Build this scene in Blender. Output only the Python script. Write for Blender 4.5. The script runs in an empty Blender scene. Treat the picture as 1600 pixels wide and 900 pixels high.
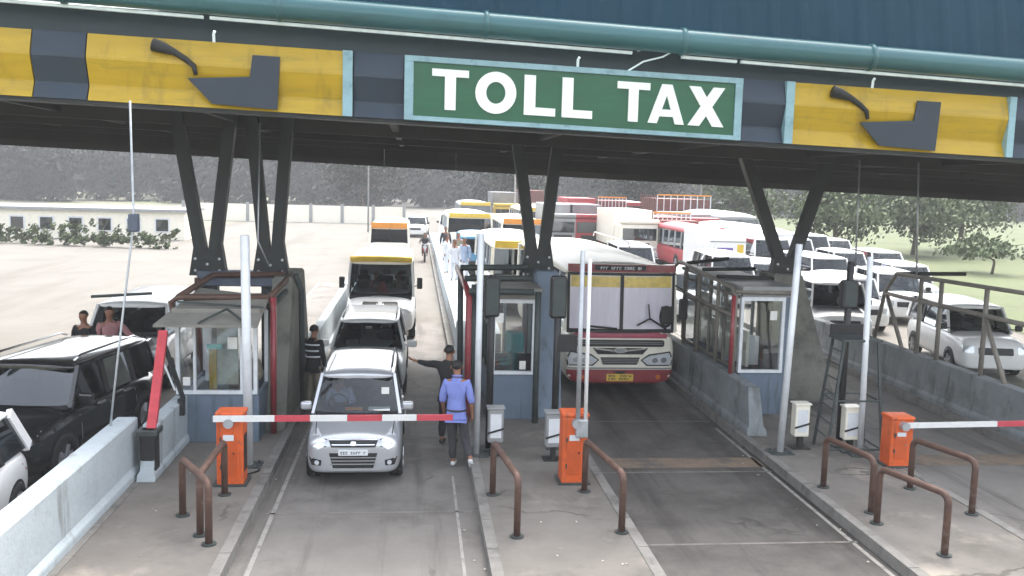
import bpy, bmesh, math, random
from mathutils import Vector, Matrix
from mathutils.bvhtree import BVHTree
random.seed(7)
R = math.radians
scene = bpy.context.scene
col = scene.collection
# ------------------------------------------------------------------ camera
cd = bpy.data.cameras.new('camera'); cam = bpy.data.objects.new('camera', cd); col.objects.link(cam)
cd.sensor_width = 36; cd.lens = 1450 / 1600 * 36; cd.clip_end = 3000; cd.clip_start = .1
rt = Vector((0.99442407, -0.1021984, 0.02600501)); up = Vector((-0.01399665, 0.11650618, 0.99309134)); fw = Vector((0.10452209, 0.98791791, -0.11442612))
cam.matrix_world = Matrix(((rt.x, up.x, -fw.x, 0), (rt.y, up.y, -fw.y, 0), (rt.z, up.z, -fw.z, 4.65), (0, 0, 0, 1)))
scene.camera = cam
# ------------------------------------------------------------------ light
SUN_EL, SUN_AZ = R(58), R(24)            # hazy daylight from beyond the canopy, a little from the right
w = bpy.data.worlds.new("World"); scene.world = w; w.use_nodes = True
nt = w.node_tree; bg = nt.nodes['Background']
sky = nt.nodes.new('ShaderNodeTexSky'); sky.sky_type = 'NISHITA'; sky.sun_disc = False
sky.sun_elevation = SUN_EL; sky.sun_rotation = SUN_AZ; sky.dust_density = 4; sky.air_density = 1.2
hs = nt.nodes.new('ShaderNodeHueSaturation'); hs.inputs['Saturation'].default_value = .38   # hazy, whitened sky
nt.links.new(sky.outputs[0], hs.inputs['Color']); nt.links.new(hs.outputs[0], bg.inputs[0]); bg.inputs[1].default_value = 0.15
sl = bpy.data.lights.new('sun', 'SUN'); sun = bpy.data.objects.new('sun', sl); col.objects.link(sun)
sl.energy = .9; sl.angle = R(12); sl.color = (1, .96, .9)
sd = Vector((math.sin(SUN_AZ) * math.cos(SUN_EL), math.cos(SUN_AZ) * math.cos(SUN_EL), math.sin(SUN_EL)))
sun.rotation_euler = sd.to_track_quat('Z', 'Y').to_euler()
scene.view_settings.view_transform = 'Standard'; scene.view_settings.look = 'None'
scene.view_settings.exposure = 2.25
scene.cycles.max_bounces = 8; scene.cycles.transparent_max_bounces = 16; scene.cycles.volume_bounces = 0

# ------------------------------------------------------------------ materials
def srgb(h):
    v = [int(h[i:i + 2], 16) / 255 for i in (0, 2, 4)]
    return tuple(c / 12.92 if c < .04045 else ((c + .055) / 1.055) ** 2.4 for c in v)
MC = {}
def mat(name, c, rough=.6, metal=0., var=.18, scale=3., bump=.0, spec=.5, coat=0., dirt=None, stretch=None, emit=None, streak=None, crack=None):
    if name in MC: return MC[name]
    if isinstance(c, str): c = srgb(c)
    m = bpy.data.materials.new(name); m.use_nodes = True; t = m.node_tree; b = t.nodes['Principled BSDF']
    b.inputs['Roughness'].default_value = rough; b.inputs['Metallic'].default_value = metal
    b.inputs['Specular IOR Level'].default_value = spec; b.inputs['Coat Weight'].default_value = coat
    tc = t.nodes.new('ShaderNodeTexCoord'); mp = t.nodes.new('ShaderNodeMapping'); t.links.new(tc.outputs['Object'], mp.inputs[0])
    if stretch: mp.inputs['Scale'].default_value = stretch
    n1 = t.nodes.new('ShaderNodeTexNoise'); n1.inputs['Scale'].default_value = scale; n1.inputs['Detail'].default_value = 7; n1.inputs['Roughness'].default_value = .65
    t.links.new(mp.outputs[0], n1.inputs[0])
    rp = t.nodes.new('ShaderNodeMapRange'); rp.inputs[1].default_value = .3; rp.inputs[2].default_value = .7
    rp.inputs[3].default_value = 1 - var; rp.inputs[4].default_value = 1 + var; t.links.new(n1.outputs[0], rp.inputs[0])
    mx = t.nodes.new('ShaderNodeVectorMath'); mx.operation = 'SCALE'; mx.inputs[0].default_value = c; t.links.new(rp.outputs[0], mx.inputs[3])
    out = mx.outputs[0]
    if dirt:
        n2 = t.nodes.new('ShaderNodeTexNoise'); n2.inputs['Scale'].default_value = dirt[1]; n2.inputs['Detail'].default_value = 9; n2.inputs['Roughness'].default_value = .7
        t.links.new(mp.outputs[0], n2.inputs[0])
        r2 = t.nodes.new('ShaderNodeMapRange'); r2.inputs[1].default_value = dirt[3]; r2.inputs[2].default_value = dirt[3] + .18; t.links.new(n2.outputs[0], r2.inputs[0])
        r2.inputs[4].default_value = dirt[2]
        mm = t.nodes.new('ShaderNodeMix'); mm.data_type = 'RGBA'; mm.inputs['B'].default_value = (*dirt[0], 1)
        t.links.new(r2.outputs[0], mm.inputs['Factor']); t.links.new(out, mm.inputs['A']); out = mm.outputs['Result']
    def over(fac, c2, src):
        mm = t.nodes.new('ShaderNodeMix'); mm.data_type = 'RGBA'; mm.inputs['B'].default_value = (*c2, 1); t.links.new(fac, mm.inputs['Factor']); t.links.new(src, mm.inputs['A']); return mm.outputs['Result']
    if streak:      # wear drawn out along the driving direction
        mp2 = t.nodes.new('ShaderNodeMapping'); mp2.inputs['Scale'].default_value = streak[3]; t.links.new(tc.outputs['Object'], mp2.inputs[0])
        n4 = t.nodes.new('ShaderNodeTexNoise'); n4.inputs['Scale'].default_value = 1; n4.inputs['Detail'].default_value = 8; n4.inputs['Roughness'].default_value = .6; t.links.new(mp2.outputs[0], n4.inputs[0])
        r4 = t.nodes.new('ShaderNodeMapRange'); r4.inputs[1].default_value = streak[2]; r4.inputs[2].default_value = streak[2] + .14; r4.inputs[4].default_value = streak[1]; t.links.new(n4.outputs[0], r4.inputs[0]); out = over(r4.outputs[0], streak[0], out)
    if crack:
        nw = t.nodes.new('ShaderNodeTexNoise'); nw.inputs['Scale'].default_value = 2.5; t.links.new(tc.outputs['Object'], nw.inputs[0])
        ad = t.nodes.new('ShaderNodeMix'); ad.data_type = 'VECTOR'; ad.inputs['Factor'].default_value = .35; t.links.new(tc.outputs['Object'], ad.inputs['A']); t.links.new(nw.outputs['Color'], ad.inputs['B'])
        vo = t.nodes.new('ShaderNodeTexVoronoi'); vo.feature = 'DISTANCE_TO_EDGE'; vo.inputs['Scale'].default_value = crack[1]; t.links.new(ad.outputs['Result'], vo.inputs['Vector'])
        r5 = t.nodes.new('ShaderNodeMapRange'); r5.inputs[1].default_value = .006; r5.inputs[2].default_value = .016; r5.inputs[3].default_value = crack[2]; r5.inputs[4].default_value = 0; t.links.new(vo.outputs['Distance'], r5.inputs[0]); 
        nm_ = t.nodes.new('ShaderNodeTexNoise'); nm_.inputs['Scale'].default_value = .45; nm_.inputs['Detail'].default_value = 4; t.links.new(tc.outputs['Object'], nm_.inputs[0])
        r6 = t.nodes.new('ShaderNodeMapRange'); r6.inputs[1].default_value = .54; r6.inputs[2].default_value = .62; t.links.new(nm_.outputs[0], r6.inputs[0])
        mu = t.nodes.new('ShaderNodeMath'); mu.operation = 'MULTIPLY'; t.links.new(r5.outputs[0], mu.inputs[0]); t.links.new(r6.outputs[0], mu.inputs[1]); out = over(mu.outputs[0], crack[0], out)
    t.links.new(out, b.inputs['Base Color'])
    if bump:
        bp = t.nodes.new('ShaderNodeBump'); bp.inputs['Strength'].default_value = bump; bp.inputs['Distance'].default_value = .02
        n3 = t.nodes.new('ShaderNodeTexNoise'); n3.inputs['Scale'].default_value = scale * 8; n3.inputs['Detail'].default_value = 5
        t.links.new(mp.outputs[0], n3.inputs[0]); t.links.new(n3.outputs[0], bp.inputs['Height']); t.links.new(bp.outputs[0], b.inputs['Normal'])
    if emit:
        b.inputs['Emission Color'].default_value = (*emit[0], 1); b.inputs['Emission Strength'].default_value = emit[1]
    MC[name] = m; return m
def glass(name, tint=(.35, .4, .42), gloss=.5, base=.08):
    if name in MC: return MC[name]
    m = bpy.data.materials.new(name); m.use_nodes = True; t = m.node_tree; t.nodes.clear()
    o = t.nodes.new('ShaderNodeOutputMaterial'); mx = t.nodes.new('ShaderNodeMixShader'); tr = t.nodes.new('ShaderNodeBsdfTransparent'); gl = t.nodes.new('ShaderNodeBsdfGlossy')
    lw = t.nodes.new('ShaderNodeLayerWeight'); lw.inputs[0].default_value = .35
    mr = t.nodes.new('ShaderNodeMapRange'); mr.inputs[3].default_value = base; mr.inputs[4].default_value = gloss
    tr.inputs[0].default_value = (*tint, 1); gl.inputs['Roughness'].default_value = .04; gl.inputs[0].default_value = (.9, .95, 1, 1)
    t.links.new(lw.outputs['Fresnel'], mr.inputs[0]); t.links.new(mr.outputs[0], mx.inputs[0]); t.links.new(tr.outputs[0], mx.inputs[1]); t.links.new(gl.outputs[0], mx.inputs[2]); t.links.new(mx.outputs[0], o.inputs[0])
    MC[name] = m; return m
dust = srgb('8f8678')
M = dict(
 cwhite=mat('clean_white_paint', (.84, .84, .83), .3, 0, .03, 5, coat=.5), silver=mat('silver_paint', (.52, .535, .56), .32, .55, .04, 6, coat=.6), white=mat('white_paint', (.78, .78, .77), .35, 0, .05, 5, coat=.4, dirt=((.45, .42, .38), 2.2, .35, .55)),
 black=mat('black_paint', (.008, .009, .010), .16, 0, .1, 5, coat=.7), cream=mat('cream_paint', srgb('ece6d6'), .4, 0, .06, 4, coat=.2, dirt=(dust, 2.5, .4, .58)),
 maroon=mat('maroon_paint', srgb('8a3036'), .42, 0, .15, 5, coat=.2, dirt=(dust, 3, .4, .55)), pinkred=mat('red_stripe_paint', srgb('a8475a'), .42, 0, .15, 5),
 yellowp=mat('yellow_paint', srgb('cfae3a'), .45, 0, .15, 3), orangep=mat('orange_paint', srgb('d88a2c'), .5, 0, .15, 3), orangecab=mat('orange_cabinet_paint', srgb('d25a22'), .5, 0, .10, 3, coat=.05, dirt=(srgb('6b4630'), 5, .7, .54), streak=(srgb('4e2a18'), .5, .56, (9, 9, 1.2))),
 bluep=mat('blue_paint', srgb('4a7fa0'), .4, 0, .15, 3), greyp=mat('grey_paint', srgb('8e8f8f'), .5, 0, .15, 3), redp=mat('red_paint', srgb('a03a3f'), .5, 0, .2, 3), redpost=mat('red_post_paint', srgb('b0333c'), .5, 0, .18, 5, dirt=(srgb('d8c8c4'), 5, .6, .62)),
 brownp=mat('brown_truck_paint', srgb('6d4038'), .7, 0, .25, 3), plastic=mat('black_plastic', (.012, .012, .013), .5, 0, .2, 8), rubber=mat('tyre_rubber', (.018, .018, .018), .85, 0, .25, 10),
 dark=mat('dark_interior', (.02, .02, .022), .8, 0, .3, 5), seat=mat('seat_cloth', (.06, .06, .065), .9, 0, .3, 9), chrome=mat('chrome', (.75, .76, .78), .18, 1, .05, 5), rim=mat('alloy_rim', (.5, .5, .52), .35, .7, .1, 5),
 lamp=mat('headlamp_glass', (.75, .78, .8), .12, .35, .15, 12, coat=.8), amber=mat('amber_lens', srgb('c96a1c'), .3), tail=mat('tail_lamp_lens', srgb('b34a58'), .25, 0, .1, 4, coat=.5),
 plate=mat('white_number_plate', (.72, .73, .74), .5, 0, .05, 9), plateY=mat('yellow_number_plate', srgb('d9b54a'), .5, 0, .1, 9), ink=mat('black_ink', (.02, .02, .02), .6), inkw=mat('white_ink', (.8, .8, .8), .6),
 painted_glare=mat('painted_glare_windscreen', srgb('e2dde8'), .22, 0, .10, 1.6, coat=.8, stretch=(4, 1, .6)), visor=mat('yellow_visor_film', srgb('e0c468'), .35, 0, .25, 5, coat=.3, dirt=(srgb('6b5526'), 5, .7, .6)),  # opaque windscreen colour with its pale reflection painted in
 steel=mat('galvanised_steel', (.42, .44, .46), .42, .6, .18, 5, bump=.1), dsteel=mat('dark_painted_steel', srgb('3c4342'), .55, .2, .25, 4, bump=.15, dirt=(srgb('6e6a62'), 4, .5, .6)),
 strut=mat('black_green_column_paint', (.014, .017, .016), .6, .1, .3, 3, bump=.1), rust=mat('rusty_brown_tube', srgb('5a4238'), .6, .2, .3, 5, bump=.2, dirt=(srgb('8a8078'), 5, .6, .58)),
 gunm=mat('gunmetal_gusset_paint', srgb('4e5664'), .55, .1, .15, 4), tubeg=mat('dusty_beige_tube', srgb('7d776e'), .6, .1, .25, 5, bump=.2, dirt=(srgb('4d4038'), 5, .7, .56)), bluegrey=mat('blue_grey_booth_panel', srgb('62707f'), .6, 0, .12, 2.5, bump=.08, dirt=(srgb('4c4f54'), 2.2, .5, .56), streak=(srgb('3a3d40'), .6, .54, (6, 6, .6))),
 conc=mat('wall_concrete', srgb('7f8486'), .85, 0, .18, 2.2, bump=.35, dirt=(srgb('5a5a55'), 1.4, .75, .52), streak=(srgb('35362f'), .6, .54, (3, 3, .7))), concW=mat('pale_painted_concrete', srgb('a9b2b6'), .8, 0, .12, 2.2, bump=.3, dirt=(srgb('7a7a74'), 2.2, .6, .55), streak=(srgb('5e5e58'), .6, .55, (3, 3, .6))),
 concD=mat('dark_stained_concrete', srgb('74746b'), .85, 0, .2, 1.8, bump=.35, dirt=(srgb('3c3e3b'), 1.3, .8, .5)), wframe=mat('white_window_frame', (.66, .68, .7), .5, 0, .1, 6, dirt=(dust, 5, .5, .58)),
 roofg=mat('dusty_roof_sheet', srgb('7d7a72'), .7, 0, .15, 2.5, bump=.15, dirt=(srgb('5c564c'), 3, .6, .55)), paper=mat('paper', (.7, .7, .66), .9), teal=mat('teal_cloth', srgb('4a8f92'), .9), green=mat('green_sign_paint', srgb('035433'), .45, 0, .12, 1.5, stretch=(1, 1, 6), coat=.2),
 signframe=mat('pale_sign_frame', srgb('86a8b0'), .5, 0, .2, 3, dirt=(srgb('4f7078'), 4, .7, .52)), letter=mat('white_sign_letter', (.85, .88, .84), .5, 0, .03, 5),
 fyellow=mat('yellow_fascia_paint', srgb('b39204'), .42, 0, .10, 1.2, stretch=(.6, 1, 5), coat=.15, dirt=(srgb('8a7a14'), 1.6, .7, .52), streak=(srgb('4c4418'), .28, .54, (4, 4, .3))), fblue=mat('dark_blue_fascia_paint', srgb('1a2c3c'), .45, 0, .12, 2, coat=.15), hook=mat('slate_blue_emblem_paint', srgb('232f3c'), .5, 0, .1, 2),
 fteal=mat('dark_teal_fascia_top', srgb('0b2226'), .5, 0, .2, 2), pipe=mat('teal_gutter_pipe', srgb('2f6064'), .35, .1, .15, 1.2, coat=.3, stretch=(.4, 2, 2), dirt=(srgb('21393e'), 2.2, .5, .55)), bluesheet=mat('blue_roof_sheet', srgb('143848'), .75, 0, .12, .6, spec=.2),
 under=mat('dark_roof_underside', (.028, .026, .025), .8, 0, .35, .5, bump=.2), tube=mat('white_lamp_tube', (.75, .85, .85), .3),  # roof underside: near-black base, mottled at random
 skin=mat('brown_skin', srgb('8a5f48'), .6, 0, .06, 9), hair=mat('black_hair', (.008, .007, .006), .6), purple=mat('lilac_shirt_cloth', srgb('7480bf'), .85, 0, .1, 9, bump=.3), blackc=mat('black_cloth', (.012, .012, .014), .9, 0, .3, 8), greyc=mat('dark_grey_trousers', srgb('37363a'), .9, 0, .2, 9, bump=.3), whitec=mat('white_cloth', (.7, .72, .76), .9, 0, .1, 6), pinkc=mat('dusty_pink_cloth', srgb('a87878'), .9, 0, .15, 6), khaki=mat('khaki_cloth', srgb('8a8272'), .9, 0, .15, 7), bluec=mat('pale_blue_cloth', srgb('98a6bc'), .9, 0, .1, 7),
 shoe=mat('white_shoe', (.6, .6, .6), .6), leaf=mat('leaf', (.075, .10, .04), .8, 0, .5, 1.2), leafd=mat('dark_leaf', (.020, .026, .016), .85, 0, .65, .13), bark=mat('bark', (.12, .09, .07), .9, 0, .3, 4, bump=.4), tarp=mat('grey_tarpaulin', srgb('77787a'), .8, 0, .2, 2), screen=mat('green_monitor_glow', srgb('40b0a0'), .4))
M['polew'] = mat('pale_galvanised_pole', (.62, .64, .66), .45, .15, .12, 4, bump=.1, dirt=(srgb('9a958c'), 4, .5, .6))
GL = glass('car_glass', (.42, .45, .46), .40, .035); GLB = glass('booth_glass', (.86, .88, .88), .35, .06); GLD = glass('tinted_glass', (.07, .08, .085), .8, .07)

# ------------------------------------------------------------------ builders
class MB:
    def __init__(s): s.v = []; s.f = []
    def add(s, v, f):
        n = len(s.v); s.v += [tuple(p) for p in v]; s.f += [tuple(i + n for i in q) for q in f]; return s
    def box(s, x0, x1, y0, y1, z0, z1, rot=None, bev=0):
        b = min(bev, abs(x1 - x0) * .45, abs(y1 - y0) * .45, abs(z1 - z0) * .45)
        if b > 0:
            bm = bmesh.new(); bmesh.ops.create_cube(bm, size=1)
            for q in bm.verts: q.co = Vector(((x0 + x1) / 2 + q.co.x * (x1 - x0), (y0 + y1) / 2 + q.co.y * (y1 - y0), (z0 + z1) / 2 + q.co.z * (z1 - z0)))
            bmesh.ops.bevel(bm, geom=bm.edges[:], offset=b, segments=2, affect='EDGES', profile=.5)
            bm.verts.index_update(); v = [q.co.copy() for q in bm.verts]; f = [[q.index for q in g.verts] for g in bm.faces]; bm.free()
        else:
            v = [Vector((x, y, z)) for z in (z0, z1) for y in (y0, y1) for x in (x0, x1)]
            f = [(0, 2, 3, 1), (4, 5, 7, 6), (0, 1, 5, 4), (2, 6, 7, 3), (0, 4, 6, 2), (1, 3, 7, 5)]
        if rot: v = [rot @ q for q in v]
        return s.add(v, f)
    def tube(s, pts, r, n=10, closed=False):
        pts = [Vector(p) for p in pts]; rs = r if isinstance(r, (list, tuple)) else [r] * len(pts)
        base = len(s.v); v = []; f = []; u = None
        for i, p in enumerate(pts):
            d = (pts[min(i + 1, len(pts) - 1)] - pts[max(i - 1, 0)]).normalized()
            if u is None: u = d.orthogonal().normalized()
            u = (u - d * u.dot(d)).normalized(); w_ = d.cross(u)
            for k in range(n):
                a = 2 * math.pi * k / n; v.append(p + (u * math.cos(a) + w_ * math.sin(a)) * rs[i])
        for i in range(len(pts) - 1):
            for k in range(n): f.append((i * n + k, i * n + (k + 1) % n, (i + 1) * n + (k + 1) % n, (i + 1) * n + k))
        f.append(tuple(range(n))[::-1]); f.append(tuple((len(pts) - 1) * n + k for k in range(n)))
        return s.add(v, f)
    def bar(s, a, b, wx, wy, upv=(0, 0, 1)):
        a = Vector(a); b = Vector(b); d = (b - a).normalized(); u = Vector(upv)
        if abs(d.dot(u)) > .95: u = Vector((1, 0, 0))
        x = d.cross(u).normalized() * wx / 2; y = x.cross(d).normalized() * wy / 2
        v = [p + i * x + j * y for p in (a, b) for i, j in ((-1, -1), (1, -1), (1, 1), (-1, 1))]
        return s.add(v, [(3, 2, 1, 0), (4, 5, 6, 7), (0, 1, 5, 4), (1, 2, 6, 5), (2, 3, 7, 6), (3, 0, 4, 7)])
    def prism(s, poly, d0, d1, axis='y'):
        n = len(poly)
        mk = {'y': lambda a, b, d: (a, d, b), 'x': lambda a, b, d: (d, a, b), 'z': lambda a, b, d: (a, b, d)}[axis]
        v = [mk(a, b, d0) for a, b in poly] + [mk(a, b, d1) for a, b in poly]
        return s.add(v, [tuple(range(n)), tuple(range(2 * n - 1, n - 1, -1))] + [(i, i + n, (i + 1) % n + n, (i + 1) % n) for i in range(n)])
    def cyl(s, c, r, h, axis='z', n=20):
        d = {'x': Vector((1, 0, 0)), 'y': Vector((0, 1, 0)), 'z': Vector((0, 0, 1))}[axis]; c = Vector(c)
        return s.tube([c - d * h / 2, c + d * h / 2], r, n)
    def build(s, name, m, parent=None, smooth=False, kind=None):
        me = bpy.data.meshes.new(name); me.from_pydata(s.v, [], s.f); me.validate()
        bm = bmesh.new(); bm.from_mesh(me); bmesh.ops.recalc_face_normals(bm, faces=bm.faces); bm.to_mesh(me); bm.free()
        if smooth: me.shade_smooth()
        me.materials.append(m); o = bpy.data.objects.new(name, me); col.objects.link(o)
        if parent: o.parent = parent
        if kind: o['kind'] = kind
        return o
def smooth_angle(o, a=35):
    me = o.data; me.shade_smooth(); bm = bmesh.new(); bm.from_mesh(me)
    for e in bm.edges:
        if len(e.link_faces) == 2 and e.calc_face_angle(0) > R(a): e.smooth = False
    bm.to_mesh(me); bm.free(); return o
def tag(o, label, cat, group=None):
    o['label'] = label; o['category'] = cat
    if group: o['group'] = group
    return o
def thing(name, label, cat, loc=(0, 0, 0), rz=0, group=None):
    o = bpy.data.objects.new(name, None); col.objects.link(o); o.location = loc; o.rotation_euler = (0, 0, rz); o.empty_display_size = .2
    return tag(o, label, cat, group)
def struct(o): o['kind'] = 'structure'; return o
def rbox(x0, x1, y0, y1, z0, z1, bev=0): return MB().box(x0, x1, y0, y1, z0, z1, bev=bev)
def copy_tree(o, parent=None):
    c = o.copy(); col.objects.link(c); c.parent = parent
    for ch in [q for q in bpy.data.objects if q.parent == o]: copy_tree(ch, c)
    return c
def loft(name, st, m, parent, sub=2, k=.3):
    v = []; f = []
    for (y, hw, zt, ze, zm, zb) in st:
        ring = [(0, zt), (.55 * hw, zt - (zt - ze) * k), (.86 * hw, ze), (.975 * hw, ze - (ze - zm) * .3), (hw, zm), (.985 * hw, zm - (zm - zb) * .6), (.93 * hw, zb), (.5 * hw, zb)]
        ring = ring + [(0, zb)] + [(-x, z) for x, z in ring[:0:-1]]
        v += [(x, y, z) for x, z in ring]
    n = 16
    for i in range(len(st) - 1):
        for q in range(n): f.append((i * n + q, i * n + (q + 1) % n, (i + 1) * n + (q + 1) % n, (i + 1) * n + q))
    for e, i in ((0, 0), (1, len(st) - 1)):
        b = i * n
        for q in range(4):
            pass
        # cap by strips between the right and left half rings
        R_ = [b + j for j in range(0, 9)]; L_ = [b] + [b + 15 - j for j in range(0, 7)] + [b + 8]
        for j in range(8):
            fc = [R_[j], R_[j + 1], L_[j + 1], L_[j]]; fc = list(dict.fromkeys(fc))
            if len(fc) > 2: f.append(tuple(fc if e else fc[::-1]))
    o = MB().add(v, f).build(name, m, parent, smooth=True)
    if sub:
        md = o.modifiers.new('sub', 'SUBSURF'); md.levels = sub; md.render_levels = sub
    return o
DG = None
def bvh(o):
    dg = bpy.context.evaluated_depsgraph_get(); dg.update(); return BVHTree.FromObject(o, dg)
def decal(bv, polys, m, name, parent, off=.008, axis='f', res=.12, smooth=True):
    """a panel pressed onto a body: outline polygons laid on the surface, each given depth"""
    if len(polys) > 1 and 'print' not in name and 'slat' not in name:
        for p_ in polys: decal(bv, [p_], m, name, parent, off, axis, res)
        return
    V = []; Fc = []
    for poly in polys:
        bm = bmesh.new(); vs = [bm.verts.new((a, b, 0)) for a, b in poly]; bm.faces.new(vs)
        bmesh.ops.triangulate(bm, faces=bm.faces[:])
        for _ in range(4):
            es = [e for e in bm.edges if e.calc_length() > res]
            if not es: break
            bmesh.ops.subdivide_edges(bm, edges=es, cuts=1); bmesh.ops.triangulate(bm, faces=bm.faces[:])
        bm.verts.index_update(); pts = []
        bnd = [[q.index for q in e.verts] for e in bm.edges if len(e.link_faces) == 1]
        for q in bm.verts:
            a, b = q.co.x, q.co.y
            o_, d_ = {'f': (Vector((a, -9, b)), Vector((0, 1, 0))), 'r': (Vector((9, a, b)), Vector((-1, 0, 0))), 'l': (Vector((-9, a, b)), Vector((1, 0, 0))), 'b': (Vector((a, 30, b)), Vector((0, -1, 0))), 't': (Vector((a, b, 9)), Vector((0, 0, -1)))}[axis]
            h = bv.ray_cast(o_, d_)[0]
            if h is None:
                g = {'f': (a, 0, b), 'r': (1, a, b), 'l': (-1, a, b), 'b': (a, 6, b), 't': (a, b, 1.5)}[axis]; h = bv.find_nearest(Vector(g))[0]
            pts.append((h - d_ * off, h + d_ * .02))
        n = len(pts); base = len(V); V += [p[0] for p in pts] + [p[1] for p in pts]
        for g in bm.faces: Fc.append(tuple(base + q.index for q in g.verts))
        for a, b in bnd: Fc.append((base + a, base + b, base + n + b, base + n + a))
        bm.free()
    o = MB().add(V, Fc).build(name, m, parent); smooth_angle(o, 50); return o
def mirror(poly): return [(-a, b) for a, b in poly][::-1]
def wheel(parent, x, y, r, wdt, side):
    p = MB(); c = Vector((x, y, r)); n = 24; prof = [(-.5, .62), (-.5, .9), (-.42, 1), (.42, 1), (.5, .9), (.5, .62)]
    v = [(x + a * wdt, y + math.cos(t) * b * r, r + math.sin(t) * b * r) for t in [2 * math.pi * k / n for k in range(n)] for a, b in prof]
    f = [(k * 6 + j, k * 6 + (j + 1) % 6, ((k + 1) % n) * 6 + (j + 1) % 6, ((k + 1) % n) * 6 + j) for k in range(n) for j in range(6)]
    t = p.add(v, f).build('wheel', M['rubber'], parent, smooth=True)
    q = MB().cyl((x + side * wdt * .25, y, r), r * .64, wdt * .3, 'x', 20)
    for k in range(5):
        a = 2 * math.pi * k / 5; q.bar((x + side * wdt * .44, y, r), (x + side * wdt * .44, y + math.cos(a) * r * .58, r + math.sin(a) * r * .58), .06, .05, (1, 0, 0))
    q.build('rim', M['rim'], t)

def vehicle(name, label, cat, loc, s, rz=0, group=None):
    t = thing(name, label, cat, loc, rz, group); sub = s.get('sub', 2); P = M[s['paint']]; RP = M[s.get('roofpaint', s['paint'])]; PP = M[s.get('pillar', s['paint'])]
    body = loft('body', s['st'], P, t, sub); bv = bvh(body)
    y0, z0, y1, z1 = s['ws']; wb, wr = s['wb'], s['wr']; cw = s.get('cw', .16); r0, r1 = s['rear']; zr = z1; rh = s.get('roofh', .10)
    # windscreen
    g = MB(); v = []; f = []; nx, nz = 12, 5
    for j in range(nz + 1):
        q = .02 + .96 * j / nz
        for i in range(nx + 1):
            sx = -1 + 2 * i / nx; v.append((sx * .985 * (wb + (wr - wb) * q), y0 + (y1 - y0) * q + cw * sx * sx, z0 + (z1 - z0) * q + .06 * q * (1 - q)))
    for j in range(nz):
        for i in range(nx): f.append((j * (nx + 1) + i, j * (nx + 1) + i + 1, (j + 1) * (nx + 1) + i + 1, (j + 1) * (nx + 1) + i))
    ws = g.add(v, f).build('windscreen', s.get('glass', GL), t, smooth=True)
    pil = s['pillars']; pr = s.get('pr', .035); topx = wr * 1.0
    for sg in (-1, 1):
        A0 = (sg * wb * .985, y0 + cw, z0 - .04); A1 = (sg * wr * .985, y1 + cw, z1 + .01)
        MB().bar(A0, A1, pr * 1.7, pr * 2.6).build('front_pillar', PP, t)
        for (pb, pt) in pil: MB().bar((sg * wb * .985, pb, z0 - .04), (sg * wr * .985, pt, z1 + .01), pr * 1.5, pr * 3.0, (0, 1, 0)).build('pillar', M[s.get('midpillar', 'plastic')], t)
        MB().bar((sg * wb * .975, r0, z0 - .04), (sg * wr * .975, r1, z1 + .01), pr * 2, pr * 5, (0, 1, 0)).build('rear_pillar', PP, t)
        ends = [(y0 + cw, y1 + cw)] + list(pil) + [(r0, r1)]
        for (a, b), (c, d) in zip(ends, ends[1:]):
            MB().add([(sg * wb * .985, a, z0 - .03), (sg * wb * .985, c, z0 - .03), (sg * wr * .985, d, z1), (sg * wr * .985, b, z1)], [(0, 1, 2, 3)]).build('side_window', s.get('sideglass', GLD), t)
    MB().add([(-wb * .97, r0, z0 - .03), (wb * .97, r0, z0 - .03), (wr * .97, r1, z1), (-wr * .97, r1, z1)], [(0, 1, 2, 3)]).build('rear_window', GLD, t)
    # black header / roof
    ys = y1 - .02; Lr = r1 + .04 - ys; rs = []
    for q, wq, hq in ((0, .80, .25), (.012, .93, .6), (.06, 1.0, .9), (.3, 1.02, 1.0), (.6, 1.02, 1.0), (.9, 1.0, .92), (.985, .95, .7), (1, .86, .4)):
        rs.append((ys + Lr * q + (0 if q > .05 else 0), wr * 1.02 * wq, zr + rh * hq, zr + rh * hq * .62, zr + .01, zr - .03))
    # front edge follows the curve of the glass
    roof = loft('roof', rs, RP, t, sub); 
    # interior
    MB().box(-wb * .93, wb * .93, y0 + .10, r0 - .05, z0 - .06, z0 + .025, bev=.02).build('dashboard_deck', M['dark'], t)
    for (sx, sy, sz) in s.get('seats', []):
        MB().box(sx - .2, sx + .2, sy - .06, sy + .08, z0 - .1, sz - .18, bev=.05).box(sx - .12, sx + .12, sy - .05, sy + .06, sz - .15, sz, bev=.04).build('seat', M['seat'], t)
    for (wy, wr_) in s.get('wheels', []):
        hw = s['hw']
        for sg in (-1, 1):
            a = MB(); n = 16; pts = []
            poly = [(wy + math.cos(math.pi * k / n) * wr_ * 1.16, wr_ + math.sin(math.pi * k / n) * wr_ * 1.16) for k in range(n + 1)]
            decal(bv, [poly], M['plastic'], 'wheel_arch', t, .004, 'r' if sg > 0 else 'l', .4)
            wheel(t, sg * (hw - .09), wy, wr_, .2, sg)
    for it in s.get('decals', []):
        nm, mt, off, axis, polys = it[:5]; decal(bv, polys, M[mt] if isinstance(mt, str) else mt, nm, t, off, axis, it[5] if len(it) > 5 else .12)
    # mirrors
    if 'mirror' in s:
        mx, my, mz, mw, mh, mm = s['mirror']
        for sg in (-1, 1):
            MB().box(sg * mx - mw / 2, sg * mx + mw / 2, my - .05, my + .06, mz - mh / 2, mz + mh / 2, bev=.035).bar((sg * (mx - mw * .3), my, mz - mh * .2), (sg * wb * .95, my + .1, mz - mh * .35), .04, .03).build('wing_mirror', M[mm], t)
    return t, bv, body
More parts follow.
